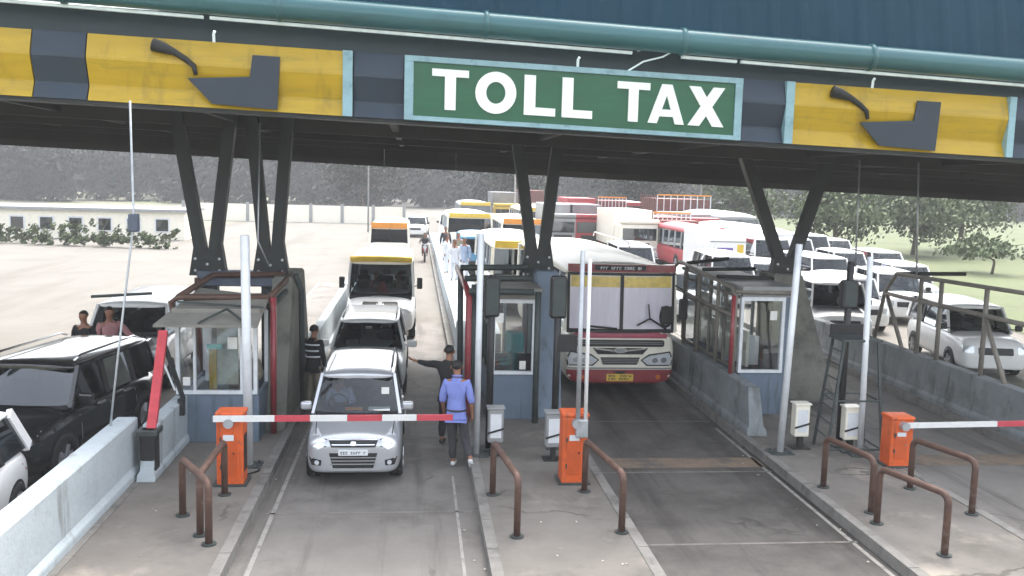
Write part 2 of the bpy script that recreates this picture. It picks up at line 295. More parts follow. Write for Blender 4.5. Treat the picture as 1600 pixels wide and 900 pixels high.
def glyphs(x0, x1, z0, z1, n, seed, y=0.):
    """small upright strokes as unreadable print at this distance"""
    r = random.Random(seed); out = []; wd = (x1 - x0) / n
    for i in range(n):
        a = x0 + wd * (i + .12); b = a + wd * .7
        if i % 5 == 3: continue
        out.append([(a, z0), (a + wd * .22, z0), (a + wd * .22, z1), (a, z1)])
        if r.random() < .8: out.append([(a, z1 - (z1 - z0) * .25), (b, z1 - (z1 - z0) * .25), (b, z1), (a, z1)])
        if r.random() < .5: out.append([(b - wd * .22, z0), (b, z0), (b, z1 - .01), (b - wd * .22, z1 - .01)])
        if r.random() < .5: out.append([(a, z0), (b, z0), (b, z0 + (z1 - z0) * .2), (a, z0 + (z1 - z0) * .2)])
    return out
def ell(cx, cz, rx, rz, n=16): return [(cx + rx * math.cos(2 * math.pi * k / n), cz + rz * math.sin(2 * math.pi * k / n)) for k in range(n)]
def rrect(x0, x1, z0, z1, r=.05, n=4):
    p = []
    for cx, cz, a in ((x1 - r, z0 + r, -90), (x1 - r, z1 - r, 0), (x0 + r, z1 - r, 90), (x0 + r, z0 + r, 180)):
        for k in range(n + 1): t = R(a + 90 * k / n); p.append((cx + r * math.cos(t), cz + r * math.sin(t)))
    return p

# ------------------------------------------------------------------ people
FOLD = bpy.data.textures.new('cloth_folds', 'CLOUDS'); FOLD.noise_scale = .11; FOLD.noise_depth = 1
def skin_mesh(name, pts, edges, m, parent, sub=2, root=0):
    me = bpy.data.meshes.new(name); me.from_pydata([p[:3] for p in pts], edges, []); o = bpy.data.objects.new(name, me); col.objects.link(o); o.parent = parent; me.materials.append(m)
    md = o.modifiers.new('Skin', 'SKIN'); md.use_smooth_shade = True
    if not me.skin_vertices: me.attributes
    sv = me.skin_vertices[0].data
    for i, p in enumerate(pts):
        r = p[3] if isinstance(p[3], tuple) else (p[3], p[3]); sv[i].radius = r
    sv[root].use_root = True
    md.use_x_symmetry = False; md.branch_smoothing = .4
    sd_ = o.modifiers.new('sub', 'SUBSURF'); sd_.levels = sub; sd_.render_levels = sub
    if name in ('shirt', 'trousers'):
        dm = o.modifiers.new('folds', 'DISPLACE'); dm.texture = FOLD; dm.strength = .024; dm.mid_level = .5; dm.texture_coords = 'LOCAL'
    return o
BASE = dict(pel=(0, 0, .93), waist=(0, .0, 1.08), chest=(0, .01, 1.30), nb=(0, .01, 1.45), neck=(0, 0, 1.52), head=(0, -.015, 1.61), top=(0, -.005, 1.69),
 sl=(-.17, .01, 1.40), el=(-.24, .03, 1.12), wl=(-.26, -.04, .87), sr=(.17, .01, 1.40), er=(.24, .03, 1.12), wr=(.26, -.04, .87),
 hl=(-.09, 0, .88), kl=(-.10, -.03, .48), al=(-.10, .03, .09), tl=(-.11, -.14, .035), hr=(.09, 0, .88), kr=(.10, -.03, .48), ar=(.10, .03, .09), tr=(.11, -.14, .035))
def person(label, loc, rz=0, pose=None, shirt='whitec', trousers='greyc', shoes='ink', sleeve='long', scale=1., group=None, far=False, sit=False):
    t = thing('person', label, 'person', loc, rz, group); t.scale = (scale,) * 3
    J = dict(BASE); J.update(pose or {}); V = Vector; sub = 1 if far else 2
    pts = []; E = []; ix = {}
    def A(k, p, r, pr=None): ix[k] = len(pts); pts.append((*p, r)); (pr is not None) and E.append((ix[pr], ix[k]))
    A('pel', J['pel'], (.135, .105)); A('waist', J['waist'], (.12, .09), 'pel'); A('chest', J['chest'], (.145, .10), 'waist'); A('nb', J['nb'], .07, 'chest'); A('neck', J['neck'], .052, 'nb')
    h = V(J['head']); hk = 1.14 if far else 1.03; A('jaw', h - V((0, .015, .035)), .068 * hk, 'neck'); A('head', h + V((0, 0, .03)), .088 * hk, 'jaw'); A('top', J['top'], .066 * hk, 'head')
    for q in 'lr':
        A('s' + q, J['s' + q], .058, 'chest'); A('e' + q, J['e' + q], .042, 's' + q); w_ = V(J['w' + q]); A('w' + q, w_, .028, 'e' + q)
        d = (w_ - V(J['e' + q])).normalized(); A('p' + q, w_ + d * .07, (.034, .022), 'w' + q)
        if not far:
            sd_ = d.orthogonal().normalized() if abs(d.z) < .5 else V((0, 1, 0)); n_ = d.cross(sd_)
            for k in range(4):
                o_ = sd_ * (-.027 + .018 * k); b = w_ + d * .10 + o_; L = (.055, .068, .062, .045)[k]
                A('f%d' % k + q, b, .0085, 'p' + q); A('g%d' % k + q, b + d * L * .6 + n_ * .008 + o_ * .15, .0075, 'f%d' % k + q); A('h%d' % k + q, b + d * L + n_ * .024 + o_ * .2, .0065, 'g%d' % k + q)
            A('th' + q, w_ + d * .035 - sd_ * .045, .011, 'w' + q); A('tt' + q, w_ + d * .085 - sd_ * .058, .009, 'th' + q)
        A('h' + q + 'i', J['h' + q], .092, 'pel'); A('k' + q, J['k' + q], .056, 'h' + q + 'i'); A('a' + q, J['a' + q], .038, 'k' + q); A('t' + q, J['t' + q], (.035, .028), 'a' + q)
    skin_mesh('body', pts, E, M['skin'], t, sub)
    def sk(keys, rr, edges, m, nm, root=0):
        skin_mesh(nm, [(*(J[k] if isinstance(k, str) else k), r) for k, r in zip(keys, rr)], edges, m, t, sub, root)
    def mid(a, b, q): return tuple(V(J[a]).lerp(V(J[b]), q))
    q = .93 if sleeve == 'long' else .95
    low = tuple(V(J['pel']) + V((0, 0, -.10))); nbl = tuple(V(J['nb']) + V((0, .01, .045)))
    ub = tuple(V(J['chest']).lerp(V(J['nb']), .62) + V((0, .012, 0))); ks = ['pel', 'waist', 'chest', nbl, 'sl', 'el', 'sr', 'er', low, ub]; rs = [(.168, .138), (.150, .118), (.176, .138), .080, .084, .060, .084, .060, (.172, .142), (.135, .115)]; ed = [(0, 1), (1, 2), (2, 9), (9, 3), (2, 4), (4, 5), (2, 6), (6, 7), (0, 8)]
    if sleeve == 'long': ks += [mid('el', 'wl', .9), mid('er', 'wr', .9)]; rs += [.043, .043]; ed += [(5, 10), (7, 11)]
    if sleeve == 'roll': ks += [mid('el', 'wl', .3), mid('er', 'wr', .3)]; rs += [.056, .056]; ed += [(5, 10), (7, 11)]
    sk(ks, rs, ed, M[shirt], 'shirt')
    sk(['pel', 'hl', 'kl', mid('kl', 'al', .93), 'hr', 'kr', mid('kr', 'ar', .93)], [(.112, .09), .094, .075, .062, .094, .075, .062], [(0, 1), (1, 2), (2, 3), (0, 4), (4, 5), (5, 6)], M[trousers], 'trousers')
    for q in 'lr':
        a, b = V(J['a' + q]), V(J['t' + q]); skin_mesh('shoe', [(*(a + (a - b).normalized() * .06 + V((0, 0, -.04))), .042), (*(a.lerp(b, .5) + V((0, 0, -.02))), (.048, .042)), (*(b + V((0, 0, .008))), (.044, .034))], [(0, 1), (1, 2)], M[shoes], t, sub)
    hd = V(J['head']); hm = MB(); n = 14; m_ = 7; v = []
    for j in range(m_ + 1):
        ph = math.pi * .72 * j / m_
        for k in range(n):
            th = 2 * math.pi * k / n; bx = math.sin(ph) * math.cos(th); by = math.sin(ph) * math.sin(th)
            z = math.cos(ph); front = max(0, -by); zz = max(z, -.62 + front * 1.15 + abs(math.cos(th)) * .25)
            v.append(hd + V((bx * .086, by * .098 + .012, .035 + zz * .088)))
    f = [(j * n + k, j * n + (k + 1) % n, (j + 1) * n + (k + 1) % n, (j + 1) * n + k) for j in range(m_) for k in range(n)]
    hm.add(v, f).build('hair', M['hair'], t, smooth=True)
    if not far:
        MB().tube([hd + V((0, -.085, .03)), hd + V((0, -.108, -.005))], [.008, .014], 6).build('nose', M['skin'], t, True)
        for sg in (-1, 1):
            MB().box(hd.x + sg * .033 - .013, hd.x + sg * .033 + .013, hd.y - .090, hd.y - .07, hd.z + .022, hd.z + .033, bev=.004).build('eye', M['ink'], t)
            MB().box(hd.x + sg * .092 - .01, hd.x + sg * .092 + .01, hd.y - .01, hd.y + .03, hd.z - .02, hd.z + .04, bev=.009).build('ear', M['skin'], t)
        MB().box(hd.x - .024, hd.x + .024, hd.y - .093, hd.y - .07, hd.z - .038, hd.z - .03, bev=.003).build('mouth', M['tail'], t)
    return t
SIT = dict(pel=(0, 0, .50), waist=(0, .02, .66), chest=(0, .03, .86), nb=(0, .02, 1.02), neck=(0, 0, 1.09), head=(0, -.015, 1.18), top=(0, -.005, 1.26), sl=(-.17, .03, .97), el=(-.23, -.02, .72), wl=(-.17, -.28, .68), sr=(.17, .03, .97), er=(.23, -.02, .72), wr=(.17, -.28, .68),
 hl=(-.09, 0, .48), kl=(-.12, -.42, .50), al=(-.12, -.42, .10), tl=(-.12, -.58, .04), hr=(.09, 0, .48), kr=(.12, -.42, .50), ar=(.12, -.42, .10), tr=(.12, -.58, .04))

# ================================================================== SETTING
g = mat('dusty_field_ground', srgb('706e5e'), .95, 0, .25, .12, bump=.3, dirt=(srgb('6f7a4e'), .09, .8, .5))
struct(MB().add([(-600, -60, -.012), (600, -60, -.012), (600, 900, -.012), (-600, 900, -.012)], [(0, 1, 2, 3)]).build('ground', g))
road_far = mat('sun_bleached_concrete_road', srgb('6b6760'), .9, 0, .10, .25, bump=.1, dirt=(srgb('5c5851'), .35, .7, .5), streak=(srgb('575249'), .6, .5, (.5, .05, 1)))
struct(MB().add([(-70, 21.5, 0), (24, 21.5, 0), (26, 130, 0), (12, 220, 0), (-14, 220, 0), (-16.5, 100, 0), (-20, 76, 0), (-70, 34, 0)], [(0, 1, 2, 3, 4, 5, 6, 7)]).build('plaza_road', road_far))
asph = mat('worn_grey_asphalt', srgb('6f6b66'), .8, 0, .18, .9, bump=.4, dirt=(srgb('4d4945'), .5, .8, .5), streak=(srgb('37342f'), .75, .52, (1.6, .10, 1)), crack=(srgb('2c2a27'), .8, .6))
asph2 = mat('oil_darkened_asphalt', srgb('55514d'), .7, 0, .25, .8, bump=.4, dirt=(srgb('2a2825'), .42, .85, .47), streak=(srgb('221f1c'), .8, .50, (1.5, .12, 1)), crack=(srgb('1e1c1a'), .7, .6))
X = [(-7.4, -4.0), (-2.13, .93), (2.95, 5.95), (8.1, 11.0)]
for i, (a, b) in enumerate(X):
    struct(MB().add([(a - .05, -2, .004), (b + .05, -2, .004), (b + .05, 30, .004), (a - .05, 30, .004)], [(0, 1, 2, 3)]).build('lane', asph2 if i == 2 else asph))
wornp = mat('worn_white_road_paint', srgb('94918b'), .8, 0, .12, 5, dirt=(srgb('6f6b66'), 5, 1., .46))
jointm = mat('faint_slab_joint', srgb('7a756e'), .85, 0, .12, 5, dirt=(srgb('615c56'), 4, 1., .44))
tan = mat('worn_tan_road_paint', srgb('776655'), .8, 0, .15, 4, dirt=(srgb('55514d'), 2.2, 1., .45))
mk = lambda x0, x1, y0, y1, m, n='road_marking', z=.008: struct(MB().add([(x0, y0, z), (x1, y0, z), (x1, y1, z), (x0, y1, z)], [(0, 1, 2, 3)]).build(n, m))
mk(-1.93, -1.87, 8, 19, wornp); mk(.62, .66, 10, 14.2, wornp)
for y in (12.6, 15.1, 16.4, 17.9, 19.6): mk(-2.05, .9, y, y + .05, jointm, 'slab_joint')
for y in (11.3, 14.3, 17.5): mk(3.0, 5.9, y, y + .05, jointm, 'slab_joint')
mk(3.3, 5.9, 14.55, 15.1, tan); mk(8.2, 10.9, 14.6, 15.2, tan); mk(5.8, 5.86, 9, 17, wornp); None
# islands: raised slabs with kerbs
isl_top = mat('island_concrete', srgb('6e6963'), .85, 0, .16, 1.2, bump=.35, dirt=(srgb('57534c'), .9, .8, .49), streak=(srgb('a39a8c'), .6, .56, (.9, .7, 1)), crack=(srgb('3b3833'), .6, .7))
kerbm = mat('kerb_concrete', srgb('787570'), .85, 0, .2, 3, bump=.4, dirt=(srgb('4c4b48'), 2.5, .8, .5))
def island(x0, x1, y0, y1, nose=.5, h=.15):
    poly = [(x0, y1), (x0, y0 + nose), (x0 + .3, y0), (x1 - .3, y0), (x1, y0 + nose), (x1, y1)]
    o = MB().prism([(a, b) for a, b in poly], 0, h, 'z').build('traffic_island', isl_top); struct(o)
    m = MB()
    for a, b in zip(poly, poly[1:]):
        L = math.hypot(b[0] - a[0], b[1] - a[1]); n = max(1, int(L / 1.0))
        for k in range(n):
            p = Vector((*a, 0)).lerp(Vector((*b, 0)), k / n + .006 / L); q = Vector((*a, 0)).lerp(Vector((*b, 0)), (k + 1) / n - .006 / L)
            kb = MB().bar(p + Vector((0, 0, h / 2 + .005)), q + Vector((0, 0, h / 2 + .005)), .14, h + .012).build('kerb_stone', kerbm, o)
    return o
island(-4.0, -2.2, 8.4, 40); island(1.0, 2.88, 8.4, 75); island(6.02, 8.05, 8.6, 36); island(11.05, 13.4, 8.6, 36)
# added dark ridges that block the bright sky behind the trees
struct(MB().add([(-500, 500, -1), (-300, 500, 44), (-120, 500, 34), (60, 500, 36), (220, 500, 46), (420, 500, 30), (600, 500, -1), (600, 560, -1), (-500, 560, -1)], [(0, 1, 2, 3, 4, 5, 6), (1, 0, 8), (6, 5, 7), (1, 8, 7, 5, 4, 3, 2)]).build('sky_block_hills', M['leafd']))
struct(MB().add([(-190, 215, -1), (-150, 212, 17), (-60, 214, 15), (20, 212, 16), (90, 214, 18), (170, 212, 16), (230, 215, -1), (230, 240, -1), (-190, 240, -1)], [(0, 1, 2, 3, 4, 5, 6), (1, 0, 8), (6, 5, 7), (1, 8, 7, 5, 4, 3, 2)]).build('sky_block_rise', M['leafd']))
struct(MB().add([(20, 24, .02), (120, 24, .3), (120, 140, .3), (27, 140, .02)], [(0, 1, 2, 3)]).build('grass_verge', mat('dry_green_grass', srgb('535b38'), .95, 0, .35, .3, bump=.5, dirt=(srgb('434f2a'), .3, .8, .48))))

def wall_run(name, label, x0, x1, ya, yb, h, m, noseend=True, top=.6, group=None, zb=.15):
    """concrete barrier along the lane, wider foot, narrower top, front end battered"""
    c = (x0 + x1) / 2; hw = (x1 - x0) / 2; v = []
    sec = [(-1, 0), (-1, .12), (-.75, .22), (-top, 1), (top, 1), (.75, .22), (1, .12), (1, 0)]
    st = [(ya, .0), (ya + (.28 if noseend else 0), 1)] if noseend else [(ya, 1)]
    ys = []
    for j in range(2 if noseend else 1): pass
    n = 8; rows = [(ya, lambda t: ya), (yb, lambda t: yb)]
    for r_ in (0, 1):
        for a, t in sec:
            y = (ya + (.30 * t if noseend else 0)) if r_ == 0 else yb
            v.append((c + a * hw, y, zb + t * (h - zb)))
    f = [(i, (i + 1) % n, (i + 1) % n + n, i + n) for i in range(n)] + [tuple(range(n))[::-1], tuple(range(n, 2 * n))]
    o = MB().add(v, f).build(name, m); bm = bmesh.new(); bm.from_mesh(o.data)
    bmesh.ops.bevel(bm, geom=[e for e in bm.edges if e.calc_length() > .15], offset=.015, segments=1, affect='EDGES'); bm.to_mesh(o.data); bm.free()
    return tag(o, label, 'concrete barrier', group)
wall_run('concrete_barrier', 'pale splayed concrete wall beside the black car at the left edge', -4.42, -4.02, 8.6, 14.0, 1.02, M['concW'], False, .75)
wall_run('concrete_barrier', 'low pale blue-grey wall with a sloped front beside the left booth', -3.98, -3.72, 13.55, 17.2, .95, M['concW'], True, .85)
wall_run('concrete_barrier', 'long stained grey concrete barrier beside the bus, below the right booth windows', 6.05, 6.42, 15.9, 24, 1.0, M['conc'])
wall_run('concrete_barrier', 'grey concrete barrier under the tube frame at the right edge', 11.08, 11.5, 14.8, 26, 1.03, M['conc'])
wall_run('concrete_barrier', 'white battered barrier end beside the white car on the left of its lane', -2.55, -2.2, 19.6, 40, .95, M['concW'])
wall_run('concrete_barrier', 'white concrete barrier end behind the man in black', 1.02, 1.40, 19.2, 24.0, 1.0, M['concW'])
# jagged pale median behind the middle booth
tag(MB().prism([(24.2, .15), (24.2, .62), (26, .75), (60, .60), (74, .4), (74, .15)], 1.12, 2.3, 'x').build('concrete_median', M['concW']), 'long pale concrete median running back behind the middle booth', 'median')

# ================================================================== CANOPY
fz = lambda x: 5.555 - .0293 * x          # lower edge of the fascia: the roof falls gently to the right
can = thing('toll_canopy', 'wide toll plaza canopy with a corrugated fascia, teal gutter pipe and blue roof sheet', 'canopy', (0, 15, 0))
FY = 0.
def fas(name, x0, x1, m, prof, par=can, y=0., z0=0., n=1):
    v = []; k = len(prof)
    for x in (x0, x1): v += [(x, y + a, fz(x) + z0 + b) for a, b in prof]
    f = [(i, i + 1, i + 1 + k, i + k) for i in range(k - 1)] + [(k - 1, 0, k, 2 * k - 1)] + [tuple(range(k))[::-1], tuple(range(k, 2 * k))]
    return MB().add(v, f).build(name, m, par)
corr = [(.25, 0), (-.13, 0), (-.03, .22), (-.03, .25), (-.16, .62), (-.16, .66), (-.06, 1.0), (.25, 1.0)]
segs = [(-11.2, -9.72, 'fblue'), (-9.70, -5.77, 'fyellow'), (-5.75, -4.98, 'fblue'), (-4.96, -1.15, 'fyellow'), (-.98, -.22, 'fblue'), (5.25, 5.98, 'fblue'), (6.12, 9.86, 'fyellow'), (9.98, 10.8, 'fblue'), (10.82, 15.2, 'fyellow'), (15.22, 17, 'fblue')]
for a, b, m in segs: fas('fascia_panel', a, b, M[m], corr)
for a, b in ((-1.15, -1.0), (5.98, 6.12), (9.86, 9.98)): fas('trim_strip', a, b, M['signframe'], [(.25, 0.0), (-.17, .0), (-.17, 1.0), (.25, 1.0)])
fas('backing_panel', -.22, 5.25, M['fblue'], [(.3, 0), (-.02, 0), (-.02, .98), (.3, .98)])
# lower flange and upper dark band
fas('lower_flange', -11.2, 17, M['strut'], [(.3, -.06), (-.10, -.06), (-.10, -.003), (.3, -.003)])
fas('upper_band', -11.2, 17, M['fteal'], [(.35, 1.003), (-.04, 1.003), (.02, 1.42), (.35, 1.42)])
# gutter pipe and lamp strip: they fall a little faster than the fascia
pz = lambda x: 7.06 - .040 * (x + .52)
pipe = MB().tube([(x, -.42, pz(x) + .02) for x in [-11 + 28 * k / 14 for k in range(15)]], .19, 20).build('gutter_pipe', M['pipe'], can, True)
for x in (-8, -5.2, -2.1, 1.0, 4.1, 7.2, 10.3): MB().tube([(x, -.42, pz(x) + .02), (x + .07, -.42, pz(x) + .02)], .215, 20).build('pipe_joint', M['pipe'], can, True)
for a, b in ((-9, -3.2), (-3.1, 3.35), (4.15, 5.05), (5.12, 10.6)):
    MB().bar((a, -.34, pz(a) - .205), (b, -.34, pz(b) - .205), .07, .045).build('white_conduit', M['tube'], can)
MB().tube([(3.3, -.2, 6.42), (3.55, -.3, 6.58), (3.85, -.35, 6.66), (4.0, -.4, 6.75)], .014, 6).build('loose_cable', M['tube'], can)
MB().tube([(3.45, -.3, 6.74), (3.62, -.33, 6.80)], .014, 6).build('loose_cable', M['tube'], can)
for x in (-3.08, 2.52, 7.42):
    MB().tube([(x, -.18, fz(x) + .98), (x, -.2, fz(x) + 1.1), (x + .02, -.22, fz(x) + 1.14)], .022, 8).build('lamp_hook', M['tube'], can)
# roof sheet rising behind the pipe: separate ribbed sheets
for k in range(28):
    x0 = -11.2 + k * .99; v = []
    pr = [(0, 0), (.08, .03), (.16, .03), (.24, 0), (.5, 0), (.58, .03), (.66, .03), (.74, 0), (.9, 0), (1.0, .006)]
    for (yy, zz) in ((-.10, .12), (.5, 2.6), (1.1, 3.6)): v += [(x0 + a, yy - b * .7, pz(x0 + a) + zz + b) for a, b in pr]
    n = len(pr); MB().add(v, [(j * n + i, j * n + i + 1, (j + 1) * n + i + 1, (j + 1) * n + i) for j in range(2) for i in range(n - 1)]).build('roof_sheet', M['bluesheet'], can)
# underside: decking sheets, girders and purlins
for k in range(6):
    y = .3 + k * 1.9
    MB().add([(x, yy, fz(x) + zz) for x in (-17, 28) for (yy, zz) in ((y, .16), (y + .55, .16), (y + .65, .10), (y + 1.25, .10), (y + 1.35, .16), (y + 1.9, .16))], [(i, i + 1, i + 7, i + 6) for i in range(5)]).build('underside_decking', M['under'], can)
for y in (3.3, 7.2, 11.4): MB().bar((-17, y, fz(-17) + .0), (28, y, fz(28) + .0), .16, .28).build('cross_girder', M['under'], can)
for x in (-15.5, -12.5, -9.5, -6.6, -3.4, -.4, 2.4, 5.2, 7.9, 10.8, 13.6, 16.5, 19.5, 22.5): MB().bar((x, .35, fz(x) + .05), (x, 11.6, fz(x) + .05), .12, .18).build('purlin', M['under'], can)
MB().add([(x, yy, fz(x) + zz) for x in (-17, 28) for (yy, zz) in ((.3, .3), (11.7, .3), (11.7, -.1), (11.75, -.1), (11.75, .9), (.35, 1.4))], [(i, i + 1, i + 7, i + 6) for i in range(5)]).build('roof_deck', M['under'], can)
for k in range(22):  # added dark drop panels imitate the shade below the canopy's far edge
    xa = -17 + k * 2.014; MB().add([(x, yy, fz(x) + zz) for x in (xa, xa + 2.0) for (yy, zz) in ((11.5, .1), (11.45, -.45), (11.5, -.62), (11.62, -.62), (11.62, .1))], [(i, (i + 1) % 5, (i + 1) % 5 + 5, i + 5) for i in range(5)]).build('shade_band_panel', M['under'], can)
# emblems
def emblem(x0):
    """slate nozzle-shaped emblem with a curled arm, painted plate on the yellow panel"""
    t = thing('fascia_emblem', 'x', 'emblem', (x0, 15, 0)); z = fz(x0)
    P = [(-.0, .42), (.93, .50), (.97, .83), (1.38, .83), (1.34, -.02 + .05), (.36, .06)]
    fas2 = MB().prism([(a, z + b - .0293 * a) for a, b in P], -.19, -.162, 'y').build('emblem_plate', M['hook'], t)
    pts = [(-.50, .90), (-.35, .86), (-.18, .80), (-.02, .70), (.10, .60), (.13, .47)]
    MB().tube([(a, -.185, z + b) for a, b in pts], [.10, .085, .05, .045, .04, .03], 8).build('emblem_arm', M['strut'], t, True)
    return t
for x0, lb in ((-3.48, 'slate nozzle emblem with black curled arm on the left yellow fascia panel'), (7.25, 'slate nozzle emblem with black curled arm on the right yellow fascia panel')):
    tag(emblem(x0), lb, 'emblem', 'emblems on the yellow fascia')
# sign
sg = thing('toll_tax_sign', 'green board with white letters reading TOLL TAX in a pale frame', 'sign', (0, 15, 0), 0)
sx = lambda px: -.2 + (px - 632) / 520 * 5.42
fas('board', -.10, 5.13, M['green'], [(-.03, .06), (-.20, .06), (-.20, .92), (-.03, .92)], sg)
for a, b, c, d in ((-.2, 5.22, 0, .07), (-.2, 5.22, .9, .985)): fas('frame', a, b, M['signframe'], [(-.03, c), (-.24, c), (-.24, d), (-.03, d)], sg)
for a, b in ((-.2, -.06), (5.10, 5.22)): fas('frame', a, b, M['signframe'], [(-.035, .072), (-.235, .072), (-.235, .898), (-.035, .898)], sg)
def letter(parts, x0, x1, hgt=(.19, .81)):
    m = MB()
    for i_, poly in enumerate(parts):
        m.prism([(sx(x0) + (sx(x1) - sx(x0)) * a, fz(sx(x0) + (sx(x1) - sx(x0)) * a) + hgt[0] + (hgt[1] - hgt[0]) * b) for a, b in poly], -.235 + .0015 * i_, -.2005, 'y')
    m.build('letter', M['letter'], sg)
LT = [[(0, .82), (1, .82), (1, 1), (0, 1)], [(.35, 0), (.65, 0), (.65, .82), (.35, .82)]]
LL = [[(0, 0), (.36, 0), (.36, 1), (0, 1)], [(.36, 0), (1, 0), (1, .2), (.36, .2)]]
LA = [[(0, 0), (.25, 0), (.5, .72), (.5, 1), (.36, 1)], [(1, 0), (.75, 0), (.5, .72), (.5, 1), (.64, 1)][::-1], [(.31, .18), (.69, .18), (.62, .36), (.38, .36)]]
LX = [[(0, 0), (.32, 0), (1, 1), (.68, 1)], [(.68, 0), (1, 0), (.32, 1), (0, 1)]]
letter(LT, 673, 728); 
def ring(x0, x1, n=32):
    c = (sx(x0) + sx(x1)) / 2; rx = (sx(x1) - sx(x0)) / 2; cz = fz(c) + .5; rz_ = .325; v = []; f = []
    for k in range(n):
        a = 2 * math.pi * k / n
        for q, y in ((1, -.235), (1, -.2005), (0, -.2005), (0, -.235)):
            v.append((c + rx * math.cos(a) * (1 if q else .47), y, cz + rz_ * math.sin(a) * (1 if q else .52)))
    for k in range(n):
        for j in range(4): f.append((k * 4 + j, k * 4 + (j + 1) % 4, ((k + 1) % n) * 4 + (j + 1) % 4, ((k + 1) % n) * 4 + j))
    MB().add(v, f).build('letter', M['letter'], sg)
ring(738, 800); letter(LL, 812, 860); letter(LL, 870, 917); letter(LT, 955, 1006); letter(LA, 1004, 1061); letter(LX, 1067, 1124)

# ------------------------------------------------------------------ V columns
def vcol(label, base, tops, y, gx=None, th=.22):
    t = thing('roof_column', label, 'column', (base[0], y, 0)); bx = base[0]
    for tx in tops:
        tz = fz(tx) + .1; MB().bar((0 + (.10 if tx > bx else -.10), 0, base[1] + .05), (tx - bx, .15, tz), th, th, (0, 1, 0)).build('strut', M['strut'], t)
    MB().prism([(-.34, base[1] - .22), (.34, base[1] - .22), (.24, base[1] + .42), (.05, base[1] + .25), (-.05, base[1] + .25), (-.24, base[1] + .42)], -.10, .14, 'y').build('gusset_plate', M['strut'], t)
    for dx, dz in ((-.22, -.12), (.22, -.12), (-.22, .1), (.22, .1), (0, 0)): MB().cyl((dx, -.115, base[1] + dz), .025, .04, 'y', 8).build('bolt', M['steel'], t)
    MB().box(-.17, .17, -.12, .12, .15, base[1] - .2).build('post', M['dsteel'], t)
    return t
vcol('left of the two black V columns on the left booth island', (-3.88, 2.95), (-4.48, -3.47), 18)
vcol('right of the two black V columns on the left booth island', (-2.72, 2.95), (-3.10, -2.42), 18)
vcol('black V column above the middle booth, under the TOLL TAX sign', (2.46, 3.05), (1.98, 2.83), 18.5)
vcol('black V column with widest spread, above the right booth', (7.86, 2.95), (6.82, 8.75), 19)
tag(MB().box(-4.05, -2.45, 17.75, 18.1, 2.55, 2.83, bev=.02).build('gusset_beam', M['gunm']), 'blue-grey steel box beam tying the two V columns on the left booth roof', 'beam')
# concrete piers behind the booths
def pier(label, x0, x1, yb0, yb1, yt0, yt1, h, m):
    o = MB().prism([(yb0, .15), (yb1, .15), (yt1, h), (yt0, h)], x0, x1, 'x').build('concrete_pier', m)
    bm = bmesh.new(); bm.from_mesh(o.data); bmesh.ops.bevel(bm, geom=bm.edges[:], offset=.03, segments=2, affect='EDGES'); bm.to_mesh(o.data); bm.free()
    return tag(o, label, 'pier', 'piers behind the booths')
pier('dark stained pier leaning back behind the left booth', -2.60, -2.24, 16.3, 20.5, 17.3, 19.2, 2.78, M['concD'])
pier('blue-grey pier between the middle booth and the bus', 2.36, 2.84, 17.2, 20.5, 18.0, 19.4, 2.9, M['bluegrey'])
# right pier: flares out to the right at its foot
o = MB().prism([(7.50, .15), (9.05, .15), (8.15, 2.85), (7.50, 2.85)], 18.75, 19.6, 'y').build('concrete_pier', M['concD'])
bm = bmesh.new(); bm.from_mesh(o.data); bmesh.ops.bevel(bm, geom=bm.edges[:], offset=.03, segments=2, affect='EDGES'); bm.to_mesh(o.data); bm.free()
tag(o, 'grey pier flaring to the right at its foot, behind the right booth', 'pier', 'piers behind the booths')

